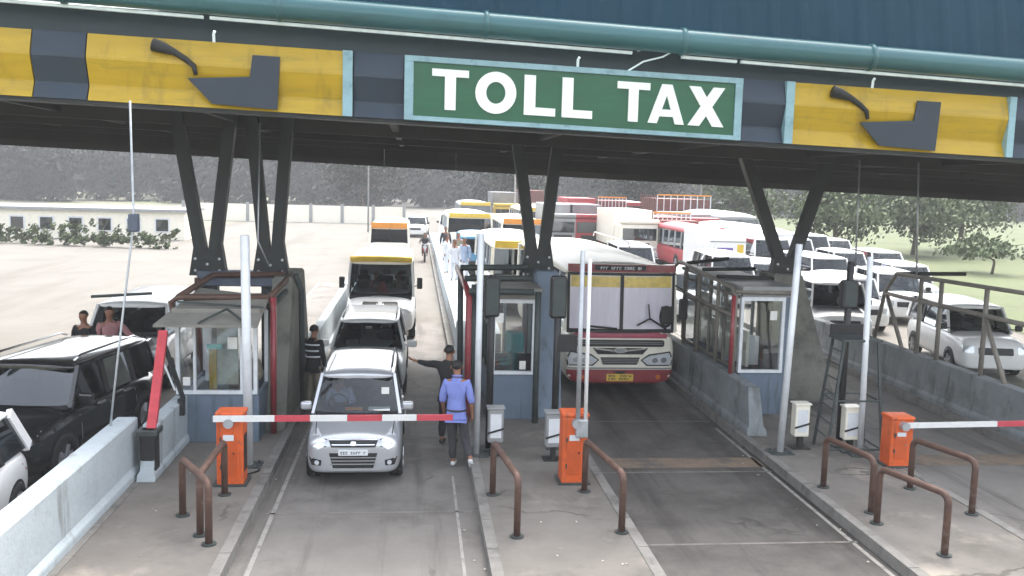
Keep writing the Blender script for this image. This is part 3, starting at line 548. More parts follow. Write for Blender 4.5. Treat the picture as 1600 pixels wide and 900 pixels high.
# ================================================================== BOOTHS
def booth(label, x0, x1, y0, y1, sill, head, fx0, fx1, side=None, roofz=None, roofm='roofg', awn=None, mull=(), openside=False):
    t = thing('toll_booth', label, 'toll booth', (0, 0, 0)); W = M['bluegrey']; rz_ = roofz or head + .18
    MB().box(x0, x1, y0, y0 + .06, .15, sill, bev=.01).build('front_panel', W, t)
    MB().box(x0, x0 + .06, y0 + .062, y1, .15, sill, bev=.01).build('side_panel', W, t); MB().box(x1 - .06, x1, y0 + .062, y1, .15, sill if openside else rz_ - .02, bev=.01).build('side_panel', W, t)
    MB().box(x0, x1, y1 + .002, y1 + .06, .15, sill if openside else rz_ - .02).build('rear_panel', W, t)
    if openside:
        for a_, b_ in ((x0, y1), (x1 - .06, y1), (x1 - .06, (y0 + y1) / 2), ((x0 + x1) / 2, y1)): MB().box(a_, a_ + .06, b_ - .0, b_ + .06, sill + .002, rz_ - .02).build('corner_post', M['wframe'], t)
    if fx1 < x1 - .08: MB().box(fx1 + .062, x1, y0 + .003, y0 + .055, sill + .002, rz_ - .02).build('front_panel', W, t)
    if fx0 > x0 + .08: MB().box(x0, fx0 - .062, y0 + .003, y0 + .055, sill + .002, rz_ - .02).build('front_panel', W, t)
    fr = MB(); 
    for a, b, c, d in ((fx0 - .06, fx1 + .06, sill + .003, sill + .06), (fx0 - .06, fx1 + .06, head - .02, head + .05), (fx0 - .06, fx0, sill + .06, head - .02), (fx1, fx1 + .06, sill + .06, head - .02)): fr.box(a, b, y0 - .03, y0 + .07, c, d)
    wf = fr.build('window_frame', M['wframe'], t); MB().box(fx0, fx1, y0 + .02, y0 + .028, sill + .06, head - .02).build('pane', GLB, wf)
    for q in mull: MB().box(q - .02, q + .02, y0 - .02, y0 + .05, sill + .06, head - .02).build('mullion', M['wframe'], wf)
    MB().box(x0 - .05, x1 + .05, y0 - .08, y1 + .15, rz_, rz_ + .09, bev=.02).build('roof', M[roofm], t)
    MB().box(x0, x1, y0, y0 + .05, head + .052, rz_ - .002).build('fascia', M[roofm], t)
    if side:
        n, m = side; Ls = (y1 - y0 - .06) / n
        for k in range(n + 1): MB().box(x0 - .02, x0 + .05, y0 + .08 + k * Ls - .025, y0 + .08 + k * Ls + .025, sill, rz_ - .01).build('side_mullion', M[m], t)
        for z in (sill + .0, head - .45, head - .0): MB().box(x0 - .03, x0 + .045, y0 + .08, y1, z, z + .05).build('side_rail', M[m], t)
        for k in range(n): MB().box(x0 + .005, x0 + .012, y0 + .11 + k * Ls, y0 + .055 + (k + 1) * Ls, sill + .05, rz_ - .03).build('side_pane', GLB, t)
    # inside
    MB().box(x0 + .08, x1 - .08, y0 + .12, y0 + .62, sill - .18, sill - .12).box(x0 + .1, x1 - .1, y0 + .5, y0 + .56, .15, sill - .18).build('counter', M['dark'], t)
    cx = (x0 + x1) / 2
    MB().box(cx + .12, cx + .52, y0 + .30, y0 + .36, sill + .02, sill + .34, bev=.02).box(cx + .28, cx + .36, y0 + .3, y0 + .36, sill - .12, sill + .02).build('monitor', M['plastic'], t)
    return t
# left booth
bA = booth('left toll booth with dusty gabled awning and wide front window', -3.92, -2.58, 15.65, 17.6, .98, 2.16, -3.86, -2.66, mull=(-3.62, -2.86), openside=True)
aw = MB().add([(-4.12, 15.05, 2.24), (-2.5, 15.05, 2.24), (-2.5, 16.3, 2.56), (-3.8, 16.9, 2.62), (-4.12, 15.05, 2.20), (-2.5, 15.05, 2.20), (-2.5, 16.3, 2.52), (-3.8, 16.9, 2.58)], [(0, 1, 2, 3), (4, 7, 6, 5), (0, 4, 5, 1), (1, 5, 6, 2), (2, 6, 7, 3), (3, 7, 4, 0)]).build('awning', M['roofg'], bA)
for a, b in (((-3.42, 15.06, 2.27), (-3.05, 15.45, 2.45)), ((-3.05, 15.45, 2.45), (-2.68, 15.06, 2.27))): MB().bar(a, b, .03, .03).build('awning_angle', M['dsteel'], aw)
MB().bar((-3.95, 15.95, 2.49), (-2.52, 15.75, 2.44), .03, .03).build('awning_angle', M['dsteel'], aw)
MB().box(-3.30, -2.95, 15.85, 15.89, 1.1, 2.1).build('poster', mat('faded_poster', srgb('a3a698'), .8, 0, .35, 3), bA)
MB().box(-3.42, -3.30, 15.80, 15.84, 1.0, 1.75).build('yellow_strip', M['fyellow'], bA); MB().box(-3.45, -3.2, 15.78, 15.83, 1.72, 1.80).build('green_lamp', M['screen'], bA)
for a, x in (('white', -3.66), ('white', -3.05)): MB().box(x, x + .10, 16.6, 16.7, 1.0, 2.1).build('inner_post', M['wframe'], bA)
# middle booth
bB = booth('middle toll booth in blue-grey panels with teal cloth behind its window', 1.40, 2.34, 17.15, 19.3, 1.02, 2.40, 1.52, 2.22, side=(3, 'dsteel'), openside=True)
MB().box(1.75, 2.12, 17.55, 17.75, 1.35, 1.78, bev=.06).build('teal_cover', M['teal'], bB)
# right booth
bC = booth('right toll booth with white framed front window and glazed side', 6.42, 7.42, 17.5, 21.5, 1.0, 2.46, 6.44, 7.22, side=(4, 'tubeg'), roofm='greyp', openside=True)
MB().box(6.8, 7.1, 18.3, 18.4, 1.0, 1.6).build('white_cabinet', M['wframe'], bC)
for y_, h_ in ((18.0, 1.75), (19.0, 2.25), (20.0, 1.7), (20.6, 2.2)): MB().box(6.72, 6.78, y_, y_ + .72, 1.02, h_).build('bright_fill_board', M['cream'], bC)  # added pale boards stand in for the bright view through the side panes

def frame(label, tubes, m='rust', r=.055, group='tube guard frames around the booths', mats=None):
    t = thing('tube_frame', label, 'tube frame', (0, 0, 0), 0, group)
    for i, q in enumerate(tubes):
        mm = m
        if isinstance(q[-1], str): mm = q[-1]; q = q[:-1]
        MB().tube(q, r, 10).build('rail' if abs(q[0][2] - q[-1][2]) < .5 else 'post', M[mm], t, True)
    return t
frame('rusty tube guard frame around the left booth with a dark red post', [
 [(-4.05, 16.2, 2.1), (-4.12, 16.2, 2.45), (-4.0, 16.2, 2.54), (-2.48, 16.2, 2.55)], [(-4.0, 16.2, 2.54), (-3.75, 17.7, 2.76), (-2.42, 17.7, 2.80)], [(-2.48, 16.2, 2.55), (-2.30, 17.7, 2.80)],
 [(-2.42, 16.2, 2.55), (-2.42, 16.2, .15), 'maroon'], [(-2.22, 17.6, 2.8), (-2.12, 17.7, 2.5), (-2.12, 17.9, .15), 'dsteel'], [(-4.0, 17.6, 2.72), (-4.0, 17.6, .15)], [(-2.48, 16.21, 2.36), (-2.3, 17.6, 2.6), 'dsteel']])
frame('dark tube guard frame with stacked rails on the middle booth', [
 [(1.0, 16.9, .15), (1.0, 16.9, 2.5), (.98, 17.3, 2.62), (.85, 18.6, 2.9), 'maroon'], [(1.0, 16.9, 2.62), (2.2, 16.9, 2.62), 'dsteel'], [(.95, 17.6, 2.78), (2.25, 17.6, 2.80), 'dsteel'], [(.9, 18.3, 2.92), (2.25, 18.3, 2.95), 'dsteel'], [(1.14, 17.3, .15), (1.12, 17.3, 2.7), 'dsteel'], [(2.28, 16.9, 2.62), (2.28, 16.9, .15), 'dsteel'], [(.92, 18.6, 2.9), (.95, 18.6, .15), 'dsteel']], 'dsteel', .06)
frame('dark tube guard frame running back along the right booth side', [
 [(6.25, 17.45, .9), (6.25, 17.45, 2.55), (6.25, 17.7, 2.68), (6.25, 21.4, 2.86), (6.25, 21.8, 2.7), (6.25, 22.3, .9)], [(6.25, 17.5, 2.12), (6.25, 21.9, 2.2)], [(6.25, 17.45, 2.62), (7.5, 17.45, 2.6)],
 [(6.3, 21.0, 2.86), (7.3, 21.0, 2.98), 'strut'], [(6.3, 19.8, 2.83), (7.5, 19.8, 2.86), 'strut'], [(6.3, 18.8, 2.78), (7.6, 18.8, 2.75), 'strut'], [(6.25, 18.5, .9), (6.25, 18.5, 2.72)], [(6.25, 19.8, .9), (6.25, 19.8, 2.78)], [(6.25, 20.8, .9), (6.25, 20.8, 2.83)], [(6.2, 17.42, 2.55), (6.2, 17.42, 1.0), 'maroon']], 'tubeg', .042)
frame('grey tube guard frame on the barrier at the right edge', [
 [(11.29, 21.6, .85), (11.29, 21.2, 2.2), (11.29, 20.7, 2.72), (11.29, 15.5, 2.84), (11.29, 15.4, .85)], [(11.29, 21.2, 2.2), (11.29, 15.4, 2.25)], [(11.3, 20.7, 2.72), (13.0, 20.7, 2.74), 'strut'], [(11.29, 19.6, .85), (11.29, 19.6, 2.75)], [(11.29, 18.8, .85), (11.29, 18.8, 2.77)], [(11.29, 17.2, .85), (11.29, 17.2, 2.8)], [(11.29, 21.1, 2.2), (11.29, 20.1, .85)], [(11.29, 17.2, 2.2), (11.29, 16.3, .85)]], 'tubeg', .048)
# leaning red guard post with black base, and diagonal brace
t = thing('guard_post', 'leaning faded red guard post standing in a black base beside the black car', 'post', (-3.86, 13.8, 0))
MB().bar((.04, 0, .88), (-.02, .95, 2.18), .13, .10).build('red_shaft', M['redpost'], t); MB().box(-.10, .12, -.14, .14, .15, .9, bev=.03).build('base', M['plastic'], t); MB().box(-.14, .16, -.17, .17, .82, .9, bev=.01).build('cap', M['dsteel'], t)
t = thing('brace', 'black diagonal brace with a white strip at the left booth corner', 'brace', (-3.95, 15, 0))
MB().bar((-.1, .1, 2.2), (.25, .2, 1.0), .07, .06).build('black_bar', M['strut'], t); MB().bar((-.14, .12, 1.9), (.12, .2, 1.15), .05, .03).build('white_bar', M['wframe'], t)
MB().box(.18, .28, .1, .2, .75, 1.02).build('bracket', M['strut'], t)

# ================================================================== BARRIERS, POLES, SIGNALS
def cabinet(label, x, y, ang=0, h=1.24, z=.15):
    t = thing('barrier_cabinet', label, 'barrier cabinet', (x, y, z), ang, 'orange boom barrier cabinets')
    MB().box(-.19, .19, -.17, .17, .0, h - z - .06, bev=.02).build('housing', M['orangecab'], t); MB().box(-.205, .205, -.185, .185, h - z - .06, h - z, bev=.02).build('lid', M['orangecab'], t)
    MB().box(-.12, .10, -.18, -.165, .15, h - z - .35, bev=.01).build('door', mat('orange_door', srgb('c4531f'), .5), t)
    MB().box(.19, .198, -.11, .09, .2, h - z - .35).build('vent', M['plastic'], t)
    MB().cyl((0, -.22, h - z - .14), .07, .12, 'y', 16).build('hub', M['steel'], t); MB().cyl((.06, -.186, (h - z) * .45), .014, .02, 'y', 10).build('lock', M['chrome'], t); MB().box(-.09, .06, -.187, -.181, (h - z) * .62, (h - z) * .70).build('label_plate', M['wframe'], t)
    for q_ in (.25, (h - z) * .6): MB().box(-.135, -.115, -.19, -.168, q_, q_ + .07).build('hinge', M['dsteel'], t)
    MB().tube([(.1, .17, .12), (.16, .28, .03), (.3, .5, .015), (.25, .9, .015)], .014, 6).build('power_cable', M['plastic'], t, True)
    MB().box(-.24, .24, -.22, .22, -.0, .03).build('base_plate', M['dsteel'], t)
    return t
redb = mat('red_reflective_band', srgb('b8404c'), .5, 0, .1, 6); whb = mat('white_boom_paint', srgb('d8d8d6'), .45, 0, .06, 5, dirt=(dust, 7, .4, .6))
def boom(label, p, d, L, bands, hh=.085):
    t = thing('boom_arm', label, 'boom barrier arm', p); d = Vector(d).normalized(); q = 0; k = 0
    for a, red in bands:
        MB().bar(d * q, d * min(L, q + a - .003), hh * .5, hh, (0, 1, 0) if abs(d.z) > .5 else (0, 0, 1)).build('red_band' if red else 'white_band', redb if red else whb, t); q += a
    return t
cabinet('orange boom cabinet at the front of the left booth island', -2.62, 13.55)
boom('lowered white boom arm with red bands across the silver hatchback', (-2.83, 13.3, 1.17), (3.36, 0, .02), 3.42, [(.62, 0), (.02, 1), (.42, 0), (.53, 1), (.0001, 0), (.60, 0), (.52, 1), (.40, 0), (.31, 1)][2:] and [(.86, 0), (.50, 1), (.53, 0), (.50, 1), (.50, 0), (.53, 1)])
cabinet('orange boom cabinet with raised arm beside the bus lane', 2.42, 13.5)
t = thing('boom_arm', 'raised pale boom arm of two thin rods standing upright before the bus', 'boom barrier arm', (2.48, 13.28, 1.05))
MB().tube([(-.04, 0, -.12), (-.05, .02, 2.62)], .036, 10).build('rod', M['steel'], t, True); MB().tube([(.075, 0, -.12), (.06, .02, 2.50)], .030, 10).build('rod', whb, t, True); MB().box(-.07, .11, -.06, .04, -.16, .12, bev=.02).build('clamp', M['steel'], t)
cabinet('orange boom cabinet at the right, with an arm pointing right', 7.95, 14.2, h=1.0)
boom('white boom arm reaching right from the rightmost orange cabinet', (7.92, 13.95, .88), (3.0, 0, .05), 3.1, [(1.6, 0), (.5, 1), (.5, 0), (.5, 1)])
def pole(label, x, y, h, r=.055, lean=(0, 0), m='polew'):
    t = thing('steel_pole', label, 'pole', (x, y, .15), 0, 'bare steel poles on the islands')
    MB().tube([(0, 0, .02), (lean[0], lean[1], h)], r, 14).build('shaft', M[m], t, True); MB().box(-.2, .2, -.16, .16, 0, .025, bev=.004).build('base_plate', M['dsteel'], t)
    for a in (-.14, .14):
        for b in (-.11, .11): MB().cyl((a, b, .035), .018, .03, 'z', 6).build('bolt', M['dsteel'], t)
    return t
pole('tall silver pole in front of the left toll booth', -2.52, 14.35, 3.58, .07, (-.04, 0)); pole('thin white pole beside the man in the lilac shirt', 1.05, 14.85, 3.65, .052)
pole('leaning white pole at the corner of the right booth', 6.26, 14.9, 3.58, .058, (.12, 0)); pole('tall pale pole behind the steel ladder stand at the right', 7.62, 14.75, 3.4, .05, (-.06, 0))
def signal(label, x, y, zt, zb, ph, bw=.24, plate=None):
    t = thing('lane_signal', label, 'traffic signal', (x, y, .15), 0, 'black lane signals seen from behind')
    MB().tube([(0, 0, 0), (0, 0, ph - .15)], .06, 12).build('post', M['plastic'], t, True)
    MB().box(-bw / 2, bw / 2, -.08, .10, zb - .15, zt - .15, bev=.05).build('signal_box', M['plastic'], t)
    for z in (.25, .75): MB().tube([(0, .10, zb + (zt - zb) * z - .15), (0, .24, zb + (zt - zb) * z - .17)], [.09, .10], 14).build('visor', M['plastic'], t, True)
    MB().box(-.1, .1, -.09, -.08, zb - .1 + .0, zt - .2, bev=.0).build('rear_door', M['dsteel'], t)
    MB().box(-.14, .14, -.14, .14, 0, .03).build('base_plate', M['dsteel'], t)
    if plate: MB().box(plate[0], plate[1], -.06, -.02, plate[2] - .15, plate[3] - .15, bev=.02).build('back_plate', M['plastic'], t)
    return t
signal('black signal post behind the thin white pole at the middle booth', 1.28, 15.2, 3.06, 2.4, 3.1, .26)
MBx = MB(); 
signal('black signal post with two boxes beside the bus', 2.40, 15.25, 3.1, 2.38, 3.1, .28, (-.02, .34, 1.82, 2.12))
signal('tall black signal post rising from the ladder stand, with wide sign plate', 7.50, 15.3, 3.1, 2.6, 3.42, .30, (-.32, .32, 2.10, 2.34))
for lb, x, y, m in (('pale grey control box on the middle island by the man in lilac', 1.36, 14.9, 'greyp'), ('pale control box with dark straps beside the leaning white pole', 6.72, 15.2, 'cream'), ('cream control box under the steel ladder stand', 7.52, 14.98, 'cream'), ('grey control box behind the middle orange cabinet', 2.28, 14.6, 'greyp')):
    t = thing('control_box', lb, 'control box', (x, y, .15), 0, 'control boxes on the islands')
    MB().box(-.13, .13, -.1, .1, .22, .78, bev=.02).build('housing', M[m], t); MB().box(-.15, .15, -.12, .12, .78, .81, bev=.008).build('lid', M[m], t)
    MB().box(-.09, .09, -.106, -.1, .30, .70).build('door', M['wframe'], t); MB().bar((0, -.03, 0), (0, -.03, .22), .10, .08).box(-.16, .16, -.13, .13, 0, .02).build('foot', M['plastic'], t)
    MB().bar((-.135, -.11, .38), (.135, -.11, .46), .015, .03).build('strap', M['plastic'], t)
# ladder stand
t = thing('ladder_stand', 'four-legged steel stand with ladder rungs on its left side', 'steel stand', (7.5, 14.95, .15))
top = [(-.28, -.18), (.32, -.18), (.32, .25), (-.28, .25)]; bot = [(-.52, -.30), (.46, -.30), (.50, .45), (-.42, .45)]
for (a, b), (c, d) in zip(top, bot): MB().bar((a, b, 1.96), (c, d, 0), .04, .04, (0, 1, 0)).build('leg', M['dsteel'], t)
MB().box(-.34, .38, -.24, .31, 1.96, 2.0, bev=.005).build('top_plate', M['dsteel'], t)
L = lambda i, h: Vector((bot[i][0] + (top[i][0] - bot[i][0]) * h / 1.96, bot[i][1] + (top[i][1] - bot[i][1]) * h / 1.96, h))
for h in (.3, .55, .8, 1.05, 1.3, 1.55, 1.78): MB().bar(L(0, h), L(3, h), .025, .025).build('rung', M['dsteel'], t)
for i in range(4): MB().bar(L(i, .95), L((i + 1) % 4, .95), .03, .03).build('brace', M['dsteel'], t)
for i in (0, 1): MB().bar(L(i, .12), L((i + 1) % 4, .12), .03, .03).build('brace', M['dsteel'], t)
# bent tube hoops
def hoop(label, a, b, h=.78, hb=None):
    t = thing('guard_hoop', label, 'guard hoop', (a[0], a[1], .15), 0, 'bent tube hoops guarding the islands')
    d = Vector((b[0] - a[0], b[1] - a[1], 0)); u = d.normalized(); r = .12; pts = [(0, 0, 0), (0, 0, h - r)]
    for k in range(1, 5): w_ = math.pi / 2 * k / 5; pts.append(tuple(u * (r - r * math.cos(w_)) + Vector((0, 0, h - r + r * math.sin(w_)))))
    for k in range(0, 6): w_ = math.pi / 2 * k / 5; pts.append(tuple(d - u * r + u * r * math.sin(w_) + Vector((0, 0, h - r + r * math.cos(w_)))))
    pts.append(tuple(d)); MB().tube(pts, .045, 12).build('tube', M['rust'], t, True)
    for p in (Vector((0, 0, 0)), d): MB().cyl((p.x, p.y, .01), .09, .02, 'z', 14).build('foot_flange', M['dsteel'], t)
    return t
hoop('hoop in front of the left orange cabinet', (-2.62, 13.0), (-2.62, 11.5)); hoop('short hoop beside the left orange cabinet, nearest the lane', (-3.0, 12.2), (-2.45, 11.2))
hoop('hoop in front of the man in the lilac shirt', (1.16, 12.9), (1.34, 11.3)); hoop('hoop in front of the middle orange cabinet', (2.52, 13.0), (2.72, 11.4))
hoop('left hoop of three before the ladder stand', (6.22, 13.1), (6.42, 12.0)); hoop('nearest hoop of three at the lower right', (6.30, 11.6), (6.62, 10.5)); hoop('hoop in front of the rightmost orange cabinet', (7.55, 13.0), (7.86, 11.9))
# litter and papers
rng = random.Random(77); lm = MB()
for _ in range(60):
    a_, b_, z_ = rng.choice([(-2.10, -1.7, .012), (-3.6, -2.35, .153), (1.2, 2.8, .153), (5.5, 5.93, .012), (6.2, 7.9, .153), (.55, .9, .012)]); x, y = rng.uniform(a_, b_), rng.uniform(9.5, 19); q = rng.uniform(.010, .032); an = rng.uniform(0, 3)
    lm.add([(x + math.cos(an + k * 1.57) * q * rng.uniform(.5, 1), y + math.sin(an + k * 1.57) * q, z_ + (.012 if k % 2 else .001)) for k in range(4)], [(0, 1, 2, 3)])
tag(lm.build('litter', mat('dusty_scraps', srgb('a8a196'), .9, 0, .4, 3), kind='stuff'), 'scraps of paper and grit scattered along the kerbs', 'litter')
for par_, x, y, z, w_, h_ in ((bA, -3.0, 15.63, 1.85, .16, .2), (bB, 1.6, 17.13, 2.1, .14, .18), (bB, 2.05, 17.13, 1.2, .12, .16), (bC, 7.05, 17.48, 2.15, .14, .18), (bA, -3.75, 15.63, 1.2, .12, .14)): MB().box(x - w_ / 2, x + w_ / 2, y - .004, y + .004, z - h_ / 2, z + h_ / 2).build('notice', M['paper'], par_)
# hanging cables with a camera box
def cable(label, pts, box=None):
    t = thing('hanging_cable', label, 'cable', pts[0]); o = Vector(pts[0])
    MB().tube([Vector(p) - o for p in pts], .018, 6).build('cord', M['steel'], t, True)
    if box: b = Vector(box) - o; MB().box(b.x - .07, b.x + .07, b.y - .06, b.y + .06, b.z - .16, b.z + .10, bev=.02).build('junction_box', M['gunm'], t)
    return t
cable('taut cable with a small junction box hanging at the left over the black car', [(-4.09, 14.0, 5.65), (-4.04, 13.9, 3.94), (-4.20, 13.6, 2.1), (-4.38, 13.4, .2)], (-4.04, 13.9, 3.94))
cable('thin cable hanging at the right edge beyond the last pole', [(10.1, 18, 5.25), (10.25, 18, 2.9)]); cable('thin cable hanging between the right V column and the right edge', [(8.86, 18, 5.25), (8.92, 18, 3.1)]); cable('thin cable curving down beside the tall silver pole', [(-2.9, 17.9, 5.6), (-2.95, 17.9, 3.4), (-2.75, 17.9, 2.95)])
tag(MB().tube([(-4.6, 16.8, 2.52), (-5.5, 16.4, 2.50)], .025, 8).build('side_rail', M['dsteel']), 'thin horizontal rail sticking out left of the left booth', 'rail')

# ================================================================== VEHICLES
def car_st(L, hw, hood, cowl, belt, nose=.62, hl=.75, zb=.2):
    return [(0, hw * .66, nose, nose - .03, nose * .68, zb + .06), (.03, hw * .84, nose + .08, nose + .04, nose * .72, zb + .02), (.10, hw * .95, hood - .04, hood - .12, nose * .8, zb), (.26, hw * .985, hood + .01, hood - .07, .52, zb), (hl * .75, hw, cowl - .02, cowl - .11, .58, zb), (hl + .1, hw, belt, belt - .07, .6, zb), (hl + .6, hw, belt, belt - .04, .62, zb), (L * .6, hw, belt, belt - .04, .62, zb), (L - .6, hw * .995, belt, belt - .04, .62, zb), (L - .15, hw * .96, belt - .02, belt - .08, .6, zb + .02), (L - .02, hw * .88, belt - .1, belt - .18, .55, zb + .08), (L, hw * .7, belt - .2, belt - .28, .5, zb + .12)]
SEAT5 = lambda y, z, x=.34: [(-x, y, z), (x, y, z), (-x, y + .85, z), (0, y + .85, z), (x, y + .85, z)]
# --- silver hatchback
hw = .725
S = dict(L=3.5, hw=hw, paint='silver', st=car_st(3.5, hw, .86, .98, .99, .64, .62), ws=(.66, .965, 1.10, 1.47), wb=.685, wr=.575, cw=.14, rear=(3.36, 3.22), roofh=.10, pillars=[(1.75, 1.85), (2.65, 2.62)], pr=.028, seats=SEAT5(1.55, 1.36, .32), wheels=[(.62, .28), (2.95, .28)], glass=GL, sideglass=GLD,
 mirror=(.80, .95, 1.03, .18, .13, 'silver'), decals=[
 ('grille', 'plastic', .010, 'f', [[(-.37, .73), (-.33, .62), (.33, .62), (.37, .73)]]), ('grille_bar', 'chrome', .022, 'f', [[(-.36, .74), (-.36, .725), (.36, .725), (.36, .74)], [(-.32, .668), (-.32, .655), (.32, .655), (.32, .668)]]),
 ('badge', 'chrome', .03, 'f', [rrect(-.04, .04, .65, .71, .02)]),
 ('headlamp', 'lamp', .008, 'f', [[(-.68, .66), (-.52, .58), (-.43, .64), (-.42, .72), (-.56, .84), (-.66, .86)]]), ('headlamp', 'lamp', .008, 'f', [mirror([(-.68, .66), (-.52, .58), (-.43, .64), (-.42, .72), (-.56, .84), (-.66, .86)])]),
 ('lamp_bezel', 'plastic', .004, 'f', [[(-.45, .63), (-.40, .62), (-.39, .73), (-.44, .74)], mirror([(-.45, .63), (-.40, .62), (-.39, .73), (-.44, .74)])]),
 ('lower_intake', 'plastic', .008, 'f', [[(-.36, .53), (-.30, .30), (.30, .30), (.36, .53)]]), ('intake_slat', 'greyp', .018, 'f', [[(-.34, z), (-.34, z - .014), (.34, z - .014), (.34, z)] for z in (.47, .42, .37)]),
 ('number_plate', 'plate', .03, 'f', [rrect(-.22, .22, .50, .58, .012)]), ('plate_print', 'ink', .034, 'f', glyphs(-.19, .19, .52, .56, 10, 3), .3),
 ('fog_lamp', 'plastic', .009, 'f', [[(-.66, .46), (-.62, .34), (-.48, .34), (-.47, .42)], mirror([(-.66, .46), (-.62, .34), (-.48, .34), (-.47, .42)])]), ('fog_glass', 'lamp', .014, 'f', [ell(-.54, .385, .035, .035), ell(.54, .385, .035, .035)]),
 ('bonnet_seam', 'plastic', .002, 't', [[(-.58, .20), (-.565, .20), (-.60, .62), (-.61, .62)], [(.58, .20), (.61, .62), (.60, .62), (.565, .20)]]),
 ('door_seam', 'plastic', .002, 'r', [[(y, .35), (y + .012, .35), (y + .012, .95), (y, .95)] for y in (1.0, 1.85, 2.6)], .3), ('door_handle', 'silver', .02, 'r', [rrect(1.55, 1.70, .80, .835, .012), rrect(2.35, 2.5, .80, .835, .012)]),
 ('cowl', 'plastic', .004, 't', [[(-.62, .72), (-.5, .64), (0, .60), (.5, .64), (.62, .72), (.6, .78), (0, .70), (-.6, .78)]])])
hat, bv, _ = vehicle('hatchback_car', 'silver hatchback stopped under the lowered red and white boom', 'car', (-.88, 13.72, 0), S)
for sg in (-1, 1): MB().tube([(sg * .53, 1.35, 1.575), (sg * .54, 1.5, 1.61), (sg * .54, 2.9, 1.61), (sg * .53, 3.05, 1.575)], .014, 8).build('roof_rail', M['dsteel'], hat, True)
MB().tube([(-.30 + .15 * math.cos(a), .98 + .03 * math.sin(a), 1.06 + .14 * math.sin(a)) for a in [2 * math.pi * k / 20 for k in range(21)]], .013, 8).build('steering_wheel', M['plastic'], hat, True)
MB().box(-.05, .07, 1.02, 1.05, 1.34, 1.39, bev=.012).build('rear_view_mirror', M['plastic'], hat)
MB().box(.38, .50, .93, .94, 1.22, 1.33).build('windscreen_sticker', M['paper'], hat); MB().box(.18, .52, .72, .92, .995, 1.02, bev=.01).build('dashboard_paper', M['paper'], hat); MB().box(-.18, .10, .76, .84, .99, 1.03, bev=.01).build('dashboard_garland', M['orangep'], hat)
for x in (-.32, .22): MB().bar((x, .71, .985), (x + .34, .74, 1.0), .015, .012).build('wiper', M['plastic'], hat)
person('driver in a pale shirt at the wheel of the silver hatchback', (-1.18, 15.12, .30), 0, dict(SIT, wl=(-.14, -.30, .80), wr=(.12, -.30, .80)), 'bluec', 'greyc', scale=.92, far=True)
# --- white MPV
hw = .85
headM = [(-.82, .84), (-.80, .64), (-.60, .58), (-.50, .66), (-.56, .74), (-.74, .86)]
S = dict(L=4.1, hw=hw, paint='cwhite', st=car_st(4.1, hw, .90, 1.0, .98, .66, .85), ws=(.86, .93, 1.42, 1.44), wb=.80, wr=.65, cw=.15, rear=(4.0, 3.85), roofh=.09, pillars=[(2.1, 2.1), (3.0, 2.95)], pr=.03, seats=SEAT5(1.9, 1.36, .36), wheels=[(.78, .32), (3.35, .32)],
 mirror=(.96, 1.15, 1.0, .22, .15, 'white'), decals=[('grille', 'plastic', .01, 'f', [[(-.46, .74), (-.42, .62), (.42, .62), (.46, .74)]]), ('grille_bar', 'chrome', .02, 'f', [[(-.45, .70), (-.45, .685), (.45, .685), (.45, .70)], [(-.45, .66), (-.45, .645), (.45, .645), (.45, .66)]]),
 ('headlamp', 'plastic', .008, 'f', [headM, mirror(headM)]), ('headlamp_glass', 'lamp', .014, 'f', [ell(-.68, .70, .07, .055), ell(.68, .70, .07, .055)]), ('lower_intake', 'plastic', .01, 'f', [[(-.5, .50), (-.44, .3), (.44, .3), (.5, .5)]]),
 ('fog_lamp', 'plastic', .01, 'f', [rrect(-.78, -.58, .34, .48, .04), rrect(.58, .78, .34, .48, .04)]), ('number_plate', 'plate', .03, 'f', [rrect(-.25, .25, .48, .57, .01)]), ('plate_print', 'ink', .034, 'f', glyphs(-.22, .22, .50, .55, 10, 5), .3), ('badge', 'chrome', .03, 'f', [ell(0, .68, .06, .04)]),
 ('bonnet_seam', 'plastic', .002, 't', [[(-.66, .25), (-.65, .25), (-.71, .85), (-.72, .85)], [(.66, .25), (.72, .85), (.71, .85), (.65, .25)]])])
mpv, bv, _ = vehicle('mpv_car', 'white people carrier right behind the silver hatchback', 'car', (-1.0, 19.35, 0), S)
for sg in (-1, 1): MB().tube([(sg * .60, 1.6, 1.51), (sg * .60, 3.6, 1.54)], .016, 8).build('roof_rail', M['greyp'], mpv, True)
MB().tube([(-.36 + .16 * math.cos(a), 1.25, 1.03 + .15 * math.sin(a)) for a in [2 * math.pi * k / 16 for k in range(17)]], .013, 8).build('steering_wheel', M['plastic'], mpv, True); MB().box(-.07, .07, 1.3, 1.33, 1.30, 1.35).build('rear_view_mirror', M['steel'], mpv)
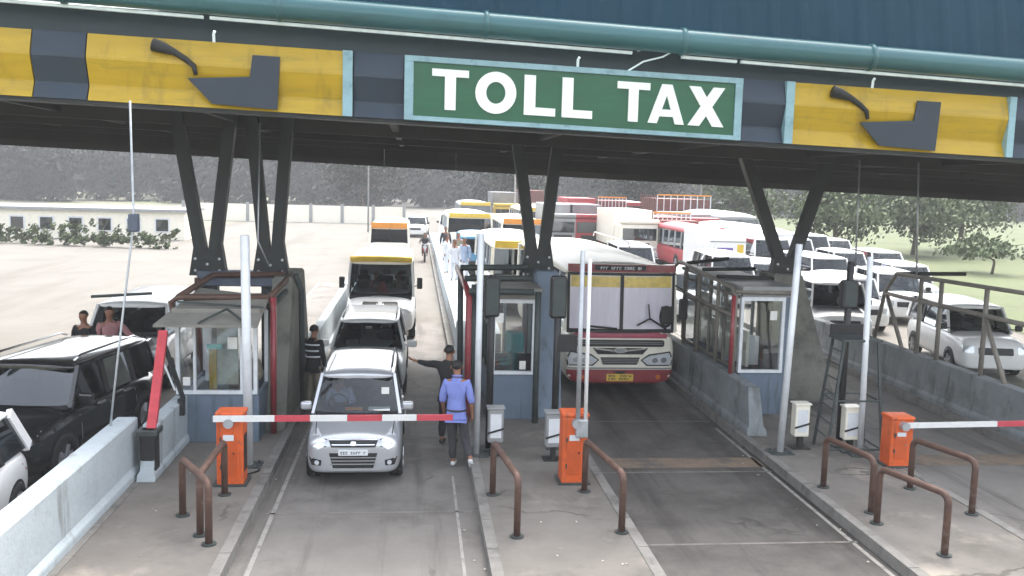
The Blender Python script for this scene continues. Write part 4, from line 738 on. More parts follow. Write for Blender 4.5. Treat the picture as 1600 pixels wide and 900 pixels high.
# --- minibus
hw = 1.0
def van_st(L, hw, belt, nose=.95, hl=.9, zb=.3): return [(0, hw * .74, nose, nose - .05, nose * .6, zb + .08), (.04, hw * .88, nose + .08, nose + .02, nose * .65, zb + .02), (.14, hw * .97, nose + .13, nose + .04, .66, zb), (hl * .6, hw, belt - .14, belt - .22, .75, zb), (hl, hw, belt - .02, belt - .1, .8, zb), (hl + .4, hw, belt, belt - .03, .8, zb), (L * .6, hw, belt, belt - .03, .8, zb), (L - .3, hw, belt, belt - .03, .8, zb), (L - .04, hw * .97, belt - .02, belt - .05, .8, zb), (L, hw * .9, belt - .1, belt - .15, .8, zb + .1)]
S = dict(L=6, hw=hw, paint='white', st=van_st(6, hw, 1.36), ws=(.55, 1.26, .95, 2.16), wb=.96, wr=.90, cw=.10, rear=(5.9, 5.85), roofh=.24, roofpaint='cream', pillars=[(1.5, 1.55), (2.9, 2.9), (4.4, 4.4)], pr=.04, seats=[(-.55, 1.9, 1.75), (-.1, 1.9, 1.75), (.5, 1.9, 1.75), (-.6, 2.8, 1.8), (.1, 2.8, 1.8), (.6, 2.8, 1.8)], wheels=[(.85, .36), (4.7, .36)], glass=GLD if 0 else GL,
 mirror=(1.12, .75, 1.62, .16, .34, 'plastic'), decals=[('grille_slot', 'plastic', .01, 'f', [rrect(-.50, -.05, 1.02, 1.12, .035), rrect(.05, .50, 1.02, 1.12, .035)]), ('headlamp', 'lamp', .01, 'f', [[(-.92, 1.02), (-.88, .82), (-.62, .86), (-.58, 1.04)], mirror([(-.92, 1.02), (-.88, .82), (-.62, .86), (-.58, 1.04)])]),
 ('lower_intake', 'plastic', .01, 'f', [rrect(-.5, .5, .5, .7, .04)]), ('number_plate', 'plateY', .03, 'f', [rrect(-.26, .26, .72, .82, .01)]), ('plate_print', 'ink', .034, 'f', glyphs(-.22, .22, .74, .80, 10, 9), .3)])
mb, bv, _ = vehicle('minibus', 'white minibus with a yellow roof band and dark windscreen, third in the left queue', 'minibus', (-.97, 26.3, 0), S)
MB().tube([(-.88, 1.02, 2.28), (-.6, .95, 2.30), (0, .92, 2.31), (.6, .95, 2.30), (.88, 1.02, 2.28)], .095, 10).build('yellow_roof_band', M['yellowp'], mb, True)
MB().box(-.90, .90, .62, .68, 1.14, 1.24, bev=.02).build('windscreen_skirt', M['plastic'], mb)
MB().prism([(-.16, 1.32), (.24, 1.32), (.10, 1.66), (.02, 1.66)], .80, .84, 'y').build('red_pennant', M['redp'], mb)
person('passenger in red behind the minibus windscreen', (-1.15, 28.2, .62), 0, SIT, 'pinkc', far=True, scale=.95); person('minibus driver in a grey shirt behind the windscreen', (-.45, 28.0, .62), 0, SIT, 'khaki', far=True, scale=.95)
# --- state bus
hw = 1.25
def bus_st(L, hw, belt, zb=.28): return [(0, hw * .88, belt - .10, belt - .14, 1.0, zb + .06), (.02, hw * .94, belt - .03, belt - .06, .95, zb), (.08, hw * .985, belt, belt - .02, .95, zb), (.3, hw, belt, belt - .02, .95, zb), (L * .33, hw, belt, belt - .02, .95, zb), (L * .66, hw, belt, belt - .02, .95, zb), (L - .1, hw, belt, belt - .02, .95, zb), (L, hw * .95, belt - .03, belt - .06, .95, zb)]
def bus(name, label, loc, paint='cream', L=10, hw=1.25, belt=1.46, top=2.66, stripes=(), front=None, glassm=None, roofh=.34, cat='bus', decals=(), rz=0, pil='maroon', sub=1, group=None, wheels=True):
    n = max(3, int(L / 1.5)); S = dict(L=L, hw=hw, paint=paint, st=bus_st(L, hw, belt), ws=(.02, belt, .10, top), wb=hw * .985, wr=hw * .955, cw=.10, rear=(L - .12, L - .12), roofh=roofh, roofpaint='cream' if paint == 'cream' else paint, pillar=pil, midpillar='steel', pillars=[(1.2 + (L - 1.6) * k / n,) * 2 for k in range(n)], pr=.045, glass=glassm or GLD, sub=sub, wheels=[(2.0, .45), (L - 2.6, .45)] if wheels else [], decals=list(decals))
    return vehicle(name, label, cat, loc, S, rz, group)
hl = [(.42, .98), (.46, .72), (1.14, .68), (1.18, .86), (1.10, .98)]; hl = [(.50, .80), (.62, .70), (1.14, .70), (1.17, .82), (1.10, .97), (.66, .90)]
Bd = [('red_stripe', 'pinkred', .012, 'f', [[(-1.16, 1.44), (-1.16, 1.29), (1.16, 1.29), (1.16, 1.44)]]), ('upper_grille', 'plastic', .016, 'f', [rrect(-.98, .98, 1.10, 1.25, .05)]), ('chevron_recess', 'plastic', .016, 'f', [[(-.62, 1.07), (-.5, .93), (.5, .93), (.62, 1.07)]]),
 ('chrome_wing', 'chrome', .03, 'f', [[(-.60, 1.08), (-.14, 1.03), (-.14, .99), (-.56, 1.04)], mirror([(-.60, 1.08), (-.14, 1.03), (-.14, .99), (-.56, 1.04)])]), ('oval_emblem', 'chrome', .04, 'f', [ell(0, 1.02, .15, .06)]), ('emblem_centre', 'greyp', .046, 'f', [ell(0, 1.02, .11, .038)]),
 ('lower_grille', 'plastic', .016, 'f', [[(-.44, .86), (-.38, .70), (.38, .70), (.44, .86)]]), ('grille_slat', 'greyp', .026, 'f', [[(-.42, z), (-.42, z - .012), (.42, z - .012), (.42, z)] for z in (.83, .79, .75)] + [[(-.95, z), (-.95, z - .012), (.95, z - .012), (.95, z)] for z in (1.21, 1.17)]),
 ('headlamp', 'lamp', .014, 'f', [hl, mirror(hl)]), ('headlamp_ring', 'plastic', .006, 'f', [[(.46, .80), (.60, .67), (1.17, .67), (1.20, .83), (1.12, 1.0), (.64, .93)], mirror([(.46, .80), (.60, .67), (1.17, .67), (1.20, .83), (1.12, 1.0), (.64, .93)])]),
 ('lamp_reflector', 'chrome', .024, 'f', [ell(.78, .80, .07, .06), ell(.98, .81, .07, .06), ell(-.78, .80, .07, .06), ell(-.98, .81, .07, .06)]),
 ('silver_strip', 'greyp', .02, 'f', [[(-1.16, .635), (-1.16, .60), (1.16, .60), (1.16, .635)]]), ('bumper', 'maroon', .045, 'f', [[(-1.18, .585), (-1.16, .285), (1.16, .285), (1.18, .585)]]),
 ('number_plate', 'plateY', .06, 'f', [rrect(-.30, .30, .34, .50, .012)]), ('plate_print', 'ink', .065, 'f', glyphs(-.26, .26, .43, .48, 8, 4) + glyphs(-.26, .26, .36, .41, 9, 6), .3), ('fog_lamp', 'amber', .06, 'f', [ell(.86, .43, .055, .05), ell(-.86, .43, .055, .05)]),
 ('tow_mark', 'plastic', .055, 'f', [[(-.16, .56), (-.05, .50), (.05, .50), (.16, .56)]])]
bb, bv, _ = bus('state_bus', 'cream and maroon bus with split windscreen waiting beside the right booth', (4.52, 19.75, 0), glassm=M['painted_glare'], decals=Bd, sub=2, pil='cream')
def arc(x): return .02 + .10 * (x / 1.23) ** 2
def fp(x0, x1, z0, z1, y, th=.03, n=6):
    v = []
    for k in range(n + 1):
        x = x0 + (x1 - x0) * k / n; q = lambda z: arc(x) + (z - 1.46) / 1.2 * .08 - y
        v += [(x, q(z0), z0), (x, q(z1), z1), (x, q(z1) + th, z1), (x, q(z0) + th, z0)]
    f = [(k * 4 + j, k * 4 + (j + 1) % 4, k * 4 + 4 + (j + 1) % 4, k * 4 + 4 + j) for k in range(n) for j in range(4)] + [(0, 1, 2, 3), (n * 4 + 3, n * 4 + 2, n * 4 + 1, n * 4)]
    return MB().add(v, f)
fp(-1.2, 1.2, 1.40, 1.46, .03).build('windscreen_seal', M['plastic'], bb); fp(-.035, .035, 1.46, 2.68, .035).build('centre_post', M['plastic'], bb)
fp(-1.2, 1.2, 2.66, 2.72, .04).build('windscreen_seal', M['plastic'], bb)
for a in (-1.2, 1.14): fp(a, a + .06, 1.46, 2.66, .035, n=1).build('windscreen_seal', M['plastic'], bb)
for a, b in ((-1.13, -.045), (.045, 1.13)): fp(a, b, 2.40, 2.65, .012, .008).build('yellow_visor_film', M['visor'], bb)
fp(-1.19, 1.19, 2.73, 2.90, .05, .06).build('destination_board', M['maroon'], bb); fp(-.62, .52, 2.775, 2.885, .062, .012).build('destination_glass', M['ink'], bb)
md = MB()
for gl_ in glyphs(-.52, .42, 2.80, 2.86, 16, 11): md.prism(gl_, .02 - .075, .02 - .06, 'y')
md.build('destination_letters', M['inkw'], bb)
MB().tube([(1.0, -.02, 1.5), (.62, -.06, 1.74), (.34, -.05, 1.58)], .022, 8).bar((.62, -.06, 1.70), (.58, -.04, 2.05), .03, .03).build('wiper', M['plastic'], bb)
MB().tube([(-.1, -.03, 1.5), (-.75, -.05, 1.56)], .022, 8).build('wiper', M['plastic'], bb)
for sg in (-1, 1):
    m_ = MB().tube([(sg * 1.22, .15, 2.45), (sg * 1.36, -.05, 2.35), (sg * 1.36, -.05, 1.9)], .02, 8).build('mirror_arm', M['plastic'], bb, True); MB().box(sg * 1.36 - .10, sg * 1.36 + .10, -.08, 0, 1.72, 2.18, bev=.04).build('mirror_head', M['plastic'], m_)
MB().tube([(1.02 + .16 * math.cos(a) * .8, .10, 1.76 + .22 * math.sin(a)) for a in [2 * math.pi * k / 18 for k in range(19)]], .03, 8).box(.88, 1.16, .0, .05, 1.6, 2.0, bev=.1).build('driver_shade', M['plastic'], bb)
for sg in (-1, 1): MB().tube([(sg * 1.05, 4.0, 3.02), (sg * 1.05, 4.2, 3.14), (sg * 1.05, 8.8, 3.14), (sg * 1.05, 9.0, 3.02)], .02, 8).build('roof_rack_rail', M['steel'], bb, True)
# --- black SUV (left)
hw = .9; ramp = [(-.2, 0)]
hsuv = [(-.86, .92), (-.86, .74), (-.66, .72), (-.60, .88)]
S = dict(L=4.3, hw=hw, paint='black', roofpaint='black', st=car_st(4.3, hw, 1.02, 1.1, 1.12, .78, .95, .28), ws=(.98, 1.10, 1.45, 1.60), wb=.86, wr=.74, cw=.12, rear=(4.15, 4.05), roofh=.12, pillars=[(2.25, 2.25), (3.2, 3.15)], pr=.035, seats=SEAT5(2.1, 1.5, .4), wheels=[(.85, .37), (3.5, .37)], sideglass=GLD, glass=GLD,
 mirror=(1.0, 1.3, 1.18, .22, .17, 'black'), decals=[('grille', 'chrome', .012, 'f', [rrect(-.5, .5, .66, .9, .04)]), ('grille_mesh', 'plastic', .02, 'f', [rrect(-.46, .46, .69, .87, .03)]), ('headlamp', 'lamp', .012, 'f', [hsuv, mirror(hsuv)]), ('lower_intake', 'plastic', .012, 'f', [rrect(-.6, .6, .36, .54, .05)]),
 ('door_seam', 'greyp', .003, 'r', [[(y, .42), (y + .012, .42), (y + .012, 1.08), (y, 1.08)] for y in (1.35, 2.3, 3.2)], .3), ('door_handle', 'chrome', .02, 'r', [rrect(1.95, 2.15, .93, .97, .015), rrect(2.85, 3.05, .93, .97, .015)]),
 ('window_trim', 'chrome', .012, 'r', [[(1.25, 1.07), (3.95, 1.07), (3.95, 1.09), (1.25, 1.09)]], .3), ('number_plate', 'plate', .03, 'f', [rrect(-.25, .25, .52, .63, .01)])])
suv, bv, _ = vehicle('black_suv', 'glossy black SUV beside the left booth wall', 'car', (-6.15, 13.35, 0), S, R(-9))
for sg in (-1, 1): MB().tube([(sg * .66, 1.6, 1.70), (sg * .66, 1.8, 1.76), (sg * .66, 3.6, 1.76), (sg * .66, 3.8, 1.70)], .018, 8).build('roof_rail', M['chrome'], suv, True)
# white hatchback in front of the SUV, only its tail shows
hw = .78
S = dict(L=3.7, hw=hw, paint='white', st=car_st(3.7, hw, .88, 1.0, 1.0), ws=(.8, .97, 1.35, 1.45), wb=.74, wr=.62, cw=.14, rear=(3.62, 3.3), roofh=.10, pillars=[(1.9, 1.95), (2.7, 2.7)], wheels=[(.7, .29), (3.1, .29)], seats=SEAT5(1.7, 1.4), mirror=(.86, 1.1, 1.05, .2, .14, 'white'), decals=[('tail_lamp', 'tail', .02, 'b', [rrect(-.74, -.60, .62, .92, .04), rrect(.60, .74, .62, .92, .04)]), ('grille', 'plastic', .01, 'f', [rrect(-.4, .4, .62, .74, .03)]), ('headlamp', 'lamp', .01, 'f', [mirror(headM[:3] + headM[3:]), ]), ('number_plate', 'plateY', .03, 'b', [rrect(-.25, .25, .5, .6, .01)])])
vehicle('white_car', 'white car at the lower left corner in front of the black SUV', 'car', (-5.75, 9.15, 0), S, R(2))
# white van behind the SUV
S = dict(L=4.4, hw=.85, paint='white', st=van_st(4.4, .85, 1.2, .85, .8), ws=(.55, 1.22, .95, 1.76), wb=.81, wr=.72, cw=.08, rear=(4.3, 4.2), roofh=.14, pillars=[(1.6, 1.6), (2.8, 2.8)], wheels=[(.8, .31), (3.6, .31)], seats=[(-.35, 1.3, 1.6), (.35, 1.3, 1.6)], mirror=(.95, .75, 1.35, .14, .2, 'white'), glass=GL, decals=[('headlamp', 'lamp', .01, 'f', [rrect(-.78, -.55, .72, .86, .04), rrect(.55, .78, .72, .86, .04)]), ('grille', 'plastic', .01, 'f', [rrect(-.45, .45, .72, .82, .03)]), ('number_plate', 'plate', .03, 'f', [rrect(-.24, .24, .45, .54, .01)])])
wv, _, _ = vehicle('white_van', 'white van behind the black SUV in the left lane', 'van', (-6.05, 19.6, 0), S)
MB().tube([(-.8, .2, 1.14), (-.8, .1, 1.30), (.8, .1, 1.30), (.8, .2, 1.14)], .03, 8).build('front_guard', M['dsteel'], wv, True); 
for x in (-.35, .1, .5): MB().bar((x, .1, .95), (x, .1, 1.3), .03, .03).build('guard_upright', M['dsteel'], wv)
# --- queue behind
def simple_bus(label, x, y, L, paint, hw=1.15, belt=1.3, top=2.3, rh=.3, band=None, rz=0, glassm=None, dec=()):
    d = [('headlamp', 'lamp', .012, 'f', [rrect(-hw * .88, -hw * .6, .62, .8, .04), rrect(hw * .6, hw * .88, .62, .8, .04)]), ('grille', 'plastic', .012, 'f', [rrect(-hw * .5, hw * .5, .68, .9, .04)]), ('bumper', 'plastic', .03, 'f', [[(-hw * .95, .5), (-hw * .93, .3), (hw * .93, .3), (hw * .95, .5)]])] + list(dec)
    b_, v_, _ = bus('queued_bus', label, (x, y, 0), paint, L, hw, belt, top, roofh=rh, rz=rz, glassm=glassm or GLD, pil=paint, decals=d, group='buses queued behind the toll line')
    if band: MB().box(-hw * .9, hw * .9, -.02, .06, top + .02, top + rh * .8, bev=.04).build('visor_band', M[band], b_)
    MB().bar((0, .0, belt), (0, .06, top), .05, .03).build('centre_post', M['plastic'], b_)
    return b_
simple_bus('pale bus with an orange visor band, alone at the far end of the left queue', -1.35, 49, 8, 'cream', 1.05, 1.3, 2.0, .42, 'orangep')
simple_bus('white bus with yellow band directly behind the maroon fronted bus', 3.75, 31.6, 9, 'cream', 1.15, 1.45, 2.35, .34, 'yellowp')
simple_bus('grey-cream bus left of the middle V column, farther row', 3.5, 60, 10, 'cream', 1.5, 1.3, 2.2, .4, 'yellowp'); simple_bus('bus with an ochre visor band left of the middle V column', 6.6, 57, 10, 'cream', 1.35, 1.25, 2.0, .45, 'orangep')
simple_bus('farthest grey bus above the queue', 5.0, 78, 10, 'greyp', 1.4, 1.5, 2.5, .4, 'yellowp'); simple_bus('dull red bus left of the white van with the purple panel', 15.1, 47, 9, 'redp', 1.05, 1.35, 2.2, .4, 'redp', dec=[('red_panel', 'redp', .02, 'f', [rrect(-.9, .9, .85, 1.2, .03)])])
simple_bus('white bus with a wide pale front behind the right V column', 17.9, 45, 10, 'white', 1.25, 1.35, 2.3, .4, None, glassm=M['painted_glare']); simple_bus('long grey coach far behind the white van', 21.5, 60, 10, 'greyp', 1.4, 1.5, 2.5, .5)
simple_bus('blue cab pickup between the men in white and the V column', 2.9, 43, 5, 'bluep', .8, 1.3, 1.95, .22)
def truck(label, x, y, cab, body, w=2.3, hb=3.1, L=7, cage=False, cargo=None):
    t = thing('queued_truck', label, 'truck', (x, y, 0), 0, 'trucks queued behind the toll line'); h = w / 2
    MB().box(-h + .05, h - .05, 0, 1.7, .6, 2.35, bev=.10).build('cab', M[cab], t); MB().box(-h + .2, h - .2, -.02, .02, 1.4, 2.1, bev=.02).build('windscreen', GLD, t); MB().box(-.6, .6, -.04, .02, .8, 1.25, bev=.02).build('grille', M['plastic'], t)
    MB().box(-h, h, -.15, .1, .45, .72, bev=.03).build('bumper', M['wframe'], t); MB().box(-h + .05, h - .05, -.1, .8, 2.36, 2.62, bev=.08).build('roof_visor', M[cargo or cab], t)
    for sg in (-1, 1): MB().box(sg * (h - .25) - .12, sg * (h - .25) + .12, -.05, .01, .85, 1.02, bev=.03).build('headlamp', M['lamp'], t)
    if cage:
        MB().box(-h, h, 1.9, L, .95, 1.75).build('cargo_body', M[body], t); MB().box(-h + .02, h - .02, 1.95, L - .1, 1.75, hb - .3).build('cargo', M['brownp'], t)
        for k in range(9): x_ = -h + w * k / 8; MB().bar((x_, 1.84, .95), (x_, 1.84, hb), .06, .06).build('slat', M['wframe'], t)
        for k in range(8): y_ = 1.9 + (L - 2) * k / 7; MB().bar((-h - .04, y_, .95), (-h - .04, y_, hb), .08, .06).build('slat', M[body], t)
        MB().bar((-h, 1.80, hb), (h, 1.80, hb), .10, .10).build('top_rail', M['orangep'], t)
    else: MB().box(-h, h, 1.9, L, .95, hb, bev=.05).build('cargo_body', M[body], t)
    for sg in (-1, 1):
        for y_ in (.9, L - 1.6): wheel(t, sg * (h - .2), y_, .48, .3, sg)
    return t
truck('grey box truck just right of the middle V column', 9.6, 60, 'greyp', 'greyp', 1.9, 3.2); truck('truck with a red front and dark load behind the maroon fronted bus', 11.4, 60, 'redp', 'tarp', 2.2, 3.2, cargo='redp')
truck('cream cab truck piled with a pale load in the middle of the far queue', 13.0, 53, 'cream', 'cream', 2.4, 3.1, cargo='cream'); truck('brown slatted cattle truck left of the white van', 15.4, 53, 'brownp', 'brownp', 2.3, 3.0, cage=True); truck('tall rusty red slatted truck at the back of the queue', 20.5, 68, 'redp', 'brownp', 4.2, 3.9, cage=True)
# white van with purple panel, pickups and cars at the right
def rightcar(label, x, y, rz=0, L=4.2, hw=.85, top=1.75, van=False, panel=False, name='queued_car', cat='car'):
    S = dict(L=L, hw=hw, paint='white', st=van_st(L, hw, top * .62, top * .5, .7, .26) if van else car_st(L, hw, top * .6, top * .64, top * .63, .62, .9, .25), ws=(.5, top * .63, .85, top - .12) if van else (.95, top * .61, 1.4, top - .1), wb=hw * .94, wr=hw * .82, cw=.1, rear=(L - .1, L - .2), roofh=.12, pillars=[(L * .45, L * .46), (L * .7, L * .7)], sub=1, wheels=[(.8, .32), (L - .8, .32)], seats=[(-.35, 1.8, top - .2), (.35, 1.8, top - .2)], mirror=(hw + .1, 1.0, top * .68, .18, .16, 'plastic'),
      decals=[('headlamp', 'lamp', .012, 'f', [rrect(-hw * .92, -hw * .62, top * .38, top * .48, .03), rrect(hw * .62, hw * .92, top * .38, top * .48, .03)]), ('grille', 'plastic', .012, 'f', [rrect(-hw * .5, hw * .5, top * .36, top * .46, .03)])] + ([('purple_panel', mat('purple_logo_paint', srgb('6a5a9a'), .5), .014, 'f', [rrect(-hw * .5, hw * .15, top * .40, top * .56, .03)]), ('yellow_panel', 'yellowp', .014, 'f', [rrect(hw * .5, hw * .8, top * .36, top * .58, .03)])] if panel else []))
    return vehicle(name, label, cat, (x, y, 0), S, rz, 'white cars and vans queued on the right')[0]
b_ = MB(); t = thing('panel_van', 'white box van with a purple panel and yellow stripe at the right of the queue', 'van', (14.35, 41.5, 0)); b_.box(-.9, .9, 0, 4.2, .5, 2.55, bev=.12).build('box_body', M['white'], t)
MB().box(-.5, .25, -.015, .01, 1.35, 1.85, bev=.005).build('purple_panel', mat('purple_logo_paint', srgb('6a5a9a'), .5), t); MB().box(.45, .75, -.015, .01, 1.2, 2.0, bev=.005).build('yellow_stripe', M['yellowp'], t); MB().box(-.86, .86, -.06, .06, .55, .85, bev=.02).build('bumper', M['greyp'], t); MB().box(-.85, .85, -.02, .01, 2.1, 2.15).build('top_seam', M['greyp'], t)
for sg in (-1, 1):
    for y_ in (.8, 3.4): wheel(t, sg * .8, y_, .35, .2, sg)
rightcar('white ambulance-like van with wide windscreen beside the purple panelled van', 17.0, 42, 0, 5, 1.0, 2.3, True, name='queued_van', cat='van')
rightcar('white pickup facing the toll line near the top of the right pole', 16.9, 35.5, 0, 4.6, .9, 1.95, True, name='queued_pickup', cat='pickup')
rightcar('white off-roader nearest the right pier', 12.3, 25.2, R(-8), 4.3, .88, 2.0, True); rightcar('white saloon behind the black signal post at the right', 14.6, 28.5, R(-8)); rightcar('white hatchback between the last two poles on the right', 17.2, 30.5, R(-10)); rightcar('white car at the far end of the right verge', 20.5, 41, R(-6)); rightcar('white car close behind the right edge guard frame', 14.5, 21.5, R(-10)); rightcar('small white car by the grass, partly behind the guard frame', 19.6, 34, R(-10))

for i, (x, y, c, b, w_, h_, cg, lb) in enumerate([(13.6, 74, 'redp', 'redp', 2.4, 3.4, False, 'red box truck in the back row behind the cream truck'), (16.6, 76, 'redp', 'brownp', 2.4, 3.5, True, 'rusty slatted truck in the back row, left of the widest one'), (25.5, 72, 'tarp', 'tarp', 2.6, 3.3, False, 'grey covered truck at the right end of the back row'), (8.2, 84, 'yellowp', 'tarp', 2.4, 3.6, False, 'distant truck with an ochre cab above the middle buses'), (18.3, 58, 'redp', 'greyp', 2.3, 2.8, False, 'red cabbed truck between the cattle truck and the white buses'), (11.2, 88, 'greyp', 'brownp', 2.4, 3.8, False, 'farthest brown bodied truck at the centre')]): truck(lb, x, y, c, b, w_, h_, cage=cg)
for i, (x, y, v_, lb) in enumerate([(19.9, 46, 1, 'white van in the packed row left of the pickup'), (22.6, 50, 1, 'white van farther back near the grass edge'), (23.5, 43, 0, 'white car at the far right of the packed rows'), (12.0, 33.5, 1, 'white van close behind the right booth roof'), (14.4, 35.2, 0, 'white car beside the white pickup'), (25.6, 53, 0, 'distant white car on the verge side'), (9.6, 30.5, 0, 'white car seen over the right booth frame'), (9.3, 38, 1, 'white van seen over the front rail of the right booth frame'), (5.6, 70, 1, 'distant white van between the far buses'), (0.0, 74, 0, 'distant white car in the left lane behind the motorcycle'), (2.6, 70, 1, 'small white van far down the left queue')]): rightcar(lb, x, y, R(-4), 4.3, .88, 2.1 if v_ else 1.65, bool(v_))
simple_bus('cream bus at the rear centre behind the ochre visored one', 9.3, 70, 10, 'cream', 1.3, 1.4, 2.4, .4, 'yellowp'); simple_bus('grey bus at the rear right above the white buses', 19.0, 78, 10, 'greyp', 1.4, 1.6, 2.8, .4, 'redp')

# ================================================================== PEOPLE
person('man in a lilac shirt and dark trousers walking past the thin white pole', (.70, 14.6, 0), R(172), dict(kl=(-.14, -.03, .49), al=(-.25, .20, .22), tl=(-.27, .14, .07), kr=(.07, -.08, .50), ar=(.05, -.10, .09), tr=(.04, -.27, .04), el=(-.23, .06, 1.13), wl=(-.24, -.02, .89), er=(.22, .02, 1.13), wr=(.21, -.12, .90), head=(.01, -.035, 1.61)), 'purple', 'greyc', 'shoe', sleeve='roll', scale=1.03)
pm_ = [o for o in bpy.data.objects if o.get('category') == 'person'][-1]
MB().tube([(.150 * math.cos(a), .128 * math.sin(a), .955) for a in [2 * math.pi * k / 20 for k in range(21)]], .018, 6).build('belt', M['ink'], pm_, True); MB().tube([(.068 * math.cos(a), .012 + .072 * math.sin(a), 1.49 + .012 * math.sin(a)) for a in [2 * math.pi * k / 16 for k in range(17)]], .016, 6).build('collar', M['purple'], pm_, True)
person('man in black with an arm stretched out towards the white car', (.62, 16.0, 0), R(160), dict(sr=(.17, 0, 1.40), er=(.40, -.05, 1.36), wr=(.62, -.08, 1.40), el=(-.20, .05, 1.12), wl=(-.12, -.10, 1.0)), 'blackc', 'blackc', 'ink', scale=1.03)
person('person in a striped dark shirt and khaki trousers leaning on the left booth wall', (-1.98, 18.5, .0), R(150), dict(head=(0, -.03, 1.60)), 'blackc', 'khaki', 'ink', scale=1.0)
p_ = [o for o in bpy.data.objects if o.get('category') == 'person'][-1]
for z in (1.10, 1.22, 1.34): MB().tube([(.20 * math.cos(a) * (1 if z < 1.3 else 1.05), .012 + .165 * math.sin(a), z) for a in [2 * math.pi * k / 16 for k in range(17)]], .016, 6).build('shirt_stripe', M['whitec'], p_, True)
person('person in a dusty pink top standing before the white van at the left', (-6.0, 18.9, .15), R(30), dict(er=(.32, -.08, 1.2), wr=(.5, -.2, 1.05)), 'pinkc', 'blackc', 'ink', scale=1.06, far=True); person('dark clothed person left of the one in pink', (-6.45, 18.8, .15), R(-10), None, 'blackc', 'blackc', 'ink', scale=1.02, far=True)
person('clerk in a pale shirt seated inside the left booth', (-2.95, 16.75, .35), 0, SIT, 'khaki', far=True); person('clerk in a teal shirt seated inside the middle booth', (1.95, 18.2, .35), R(-90), SIT, 'teal', far=True); person('clerk in a white shirt standing inside the right booth', (6.85, 19.2, .15), R(-70), None, 'whitec', far=True)
for i, (x, y, rz, lb, sc) in enumerate([(1.55, 36.5, 20, 'nearest of the men in white on the median, by the middle booth', 1), (2.0, 37.5, -30, 'broad man in white beside the thin white pole top', 1), (1.35, 39.5, 60, 'man in white at the left edge of the group on the median', 1), (1.9, 41, 0, 'man in pale cloth at the back of the group on the median', 1), (2.5, 35.5, 100, 'man in a long pale shirt in front of the white and yellow bus', 1), (1.5, 46, 10, 'farthest pedestrian on the median', 1)]):
    person(lb, (x, y, .60 if x < 2.3 else .15), R(rz), dict(), ['whitec', 'bluec', 'whitec', 'khaki', 'bluec', 'greyc'][i], 'whitec', 'ink', far=True, group='men in pale clothes on the median')
# motorcyclist
t = thing('motorcycle', 'dark motorcycle coming down the left lane far behind the minibus', 'motorcycle', (.55, 52, 0))
for y_ in (0, 1.25): wheel(t, 0, y_, .3, .1, 1)
MB().box(-.12, .12, .3, .85, .55, .85, bev=.08).build('tank', M['redp'], t); MB().box(-.12, .12, .75, 1.35, .72, .84, bev=.05).build('saddle', M['plastic'], t); MB().tube([(-.35, .2, 1.05), (0, .1, 1.0), (.35, .2, 1.05)], .02, 8).build('handlebar', M['steel'], t, True); MB().tube([(0, 0, .3), (0, .15, 1.0)], .04, 8).build('fork', M['steel'], t, True); MB().cyl((0, .02, .85), .1, .1, 'y').build('headlamp', M['lamp'], t)
person('rider in dark clothes on the far motorcycle', (.55, 52.9, .32), 0, dict(SIT, wl=(-.33, -.62, .76), wr=(.33, -.62, .76), el=(-.28, -.25, .78), er=(.28, -.25, .78)), 'greyc', far=True)

# ================================================================== BACKGROUND
def leaves(c, rad, n, size, rng, dens=.55):
    v = []; f = []
    cl = [(Vector((rng.gauss(0, .45), rng.gauss(0, .45), rng.gauss(0, .42)))) for _ in range(max(4, n // 60))]
    for k in range(n):
        q = rng.choice(cl); p = Vector((q.x * rad[0] + rng.gauss(0, .16) * rad[0], q.y * rad[1] + rng.gauss(0, .16) * rad[1], q.z * rad[2] + rng.gauss(0, .14) * rad[2])) + Vector(c)
        a = Vector((rng.gauss(0, 1), rng.gauss(0, 1), rng.gauss(0, 1))).normalized(); b = a.orthogonal().normalized() * size * rng.uniform(.6, 1.3); d = a.cross(b).normalized() * size * rng.uniform(.35, .7)
        m = len(v); v += [p - b, p + d, p + b, p - d]; f.append((m, m + 1, m + 2, m + 3))
    return v, f
def tree(label, x, y, h, r, seed, m='leaf', n=5200, size=.19, name='roadside_tree'):
    rng = random.Random(seed); t = thing(name, label, 'tree', (x, y, 0), 0, 'trees beyond the queue')
    tr = MB(); tr.tube([(0, 0, 0), (.1, 0, h * .25), (0, .1, h * .5), (.1, .1, h * .75)], [h * .035, h * .028, h * .02, h * .008], 8)
    for k in range(7): a = rng.uniform(0, 6.28); z = h * rng.uniform(.3, .6); tr.tube([(0, 0, z), (math.cos(a) * r * .35, math.sin(a) * r * .35, z + h * .12), (math.cos(a) * r * .7, math.sin(a) * r * .7, z + h * .2)], [h * .014, h * .009, h * .003], 6)
    tr.build('trunk', M['bark'], t, True); v, f = leaves((0, 0, h * .62), (r, r, h * .42), n, size, rng); MB().add(v, f).build('crown', M[m], t)
    return t
tree('pale green bushy tree in the middle of the right verge', 29, 62, 5.2, 3.2, 1); tree('low spreading green tree behind the last pole at the right', 36, 64, 5.0, 3.4, 2); tree('dull green tree at the right edge', 42, 68, 6.5, 4, 3); tree('small shrub-like tree near the right edge', 33, 50, 2.6, 2.6, 4, n=900); tree('olive tree behind the right V column', 27, 74, 6, 3.6, 5); tree('dark tree far behind the white van', 22, 92, 7, 4, 6, 'leafd')
tree('grey-green tree behind the farthest bus', 10, 100, 8, 5, 7, 'leafd'); tree('hazy tree left of the far bus', -6, 105, 8, 5, 8, 'leafd')
rng = random.Random(31); V = []; F = []
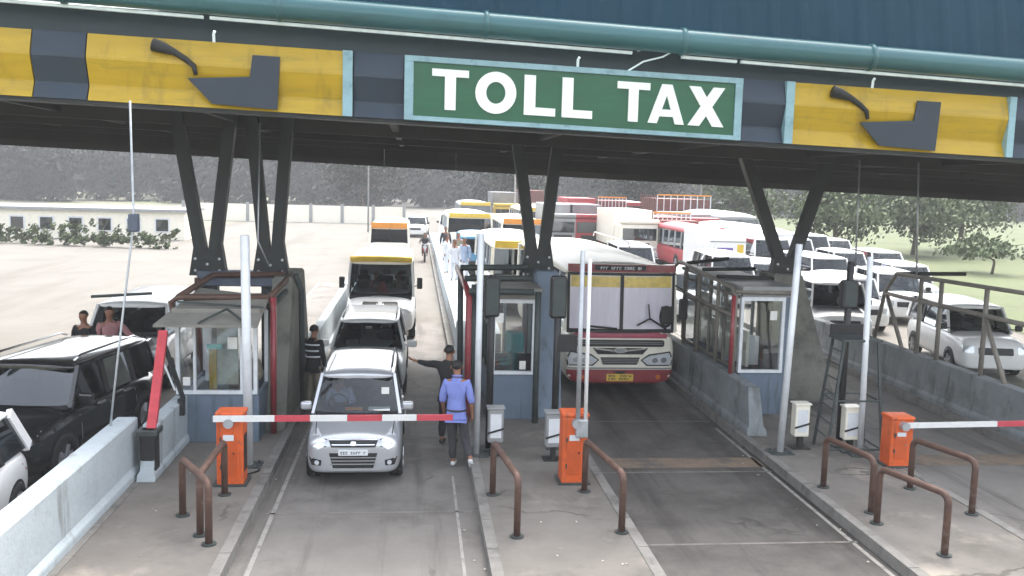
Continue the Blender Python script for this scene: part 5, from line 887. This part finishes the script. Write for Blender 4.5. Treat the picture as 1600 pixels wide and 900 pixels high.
for k in range(84):
    x = -150 + (k % 42) * 8 + rng.uniform(-2, 2); y = (150 if k < 42 else 176) + rng.uniform(-10, 12); h = rng.uniform(10, 14) + (4 if k >= 42 else 0)
    v, f = leaves((x, y, h * .42), (6.5, 5, h * .5), 2600, .6, rng); b = len(V); V += v; F += [tuple(i + b for i in q) for q in f]
    V2 = len(V)
tag(MB().add(V, F).build('far_treeline', M['leafd'], kind='stuff'), 'hazy dark band of trees closing the view behind the queue', 'treeline')  # far trees raised and darkened to close off bright sky, imitating shade
# hedge at the left and pale building
rng = random.Random(5); V = []; F = []
for k in range(30):
    v, f = leaves((-27 + k * .42, 61 - k * .1 + rng.uniform(-.4, .4), .6), (.6, .5, .75), 110, .14, rng); b = len(V); V += v; F += [tuple(i + b for i in q) for q in f]
tag(MB().add(V, F).build('hedge', M['leaf'], kind='stuff'), 'low green hedge along the far side of the left road', 'hedge')
t = thing('roadside_building', 'low white building with a flat roof behind the hedge at the left', 'building', (-21, 66, 0))
MB().box(-9, 5.2, 0, 5, 0, 1.9).build('wall', M['cream'], t); MB().box(-9.2, 5.4, -.3, 5.2, 1.9, 2.1).build('roof', M['greyp'], t)
for k in range(7): f_ = MB().box(-8.2 + k * 1.9, -7.2 + k * 1.9, -.05, .02, .5, 1.5).build('window', M['wframe'], t); MB().box(-8.1 + k * 1.9, -7.3 + k * 1.9, -.07, -.04, .6, 1.4).build('pane', GLD, f_)
t = thing('boundary_wall', 'long pale boundary wall across the far left road', 'wall', (-9, 95, 0)); MB().box(-14, 8, 0, .3, 0, 1.7).build('wall_panel', M['cream'], t)
for k in range(8): MB().box(-14 + k * 3.1, -13.7 + k * 3.1, -.1, 0, 0, 1.9).build('pilaster', M['greyp'], t)
for i, (x, y) in enumerate([(-16.2, 72), (-15.6, 73.5)]): tag(MB().tube([(x, y, 0), (x, y, .75)], [.12, .06], 10).build('road_cone', M['yellowp'] if i else M['ink']), ('yellow' if i else 'black') + ' marker post on the edge of the left road', 'marker post')
# lamp masts far away
for i, x in enumerate((-4, 8.5, 25)):
    t = thing('lamp_mast', ['thin lamp mast above the left queue', 'thin lamp mast above the far trucks', 'thin lamp mast over the right verge'][i], 'lamp mast', (x, 80, 0)); MB().tube([(0, 0, 0), (0, 0, 8), (.8, 0, 8.4)], .07, 8).build('mast', M['greyp'], t, True); MB().box(.6, 1.3, -.1, .1, 8.3, 8.45, bev=.03).build('lamp_head', M['greyp'], t)

# ------------------------------------------------------------------ haze
hz = bpy.data.materials.new('haze'); hz.use_nodes = True; t_ = hz.node_tree; t_.nodes.clear(); o_ = t_.nodes.new('ShaderNodeOutputMaterial'); pv = t_.nodes.new('ShaderNodeVolumePrincipled')
pv.inputs['Color'].default_value = (.86, .88, .9, 1); pv.inputs['Density'].default_value = .0012; pv.inputs['Anisotropy'].default_value = 0; t_.links.new(pv.outputs[0], o_.inputs['Volume'])
MB().box(-640, 640, -80, 940, -2, 50).build('haze', hz, kind='stuff')
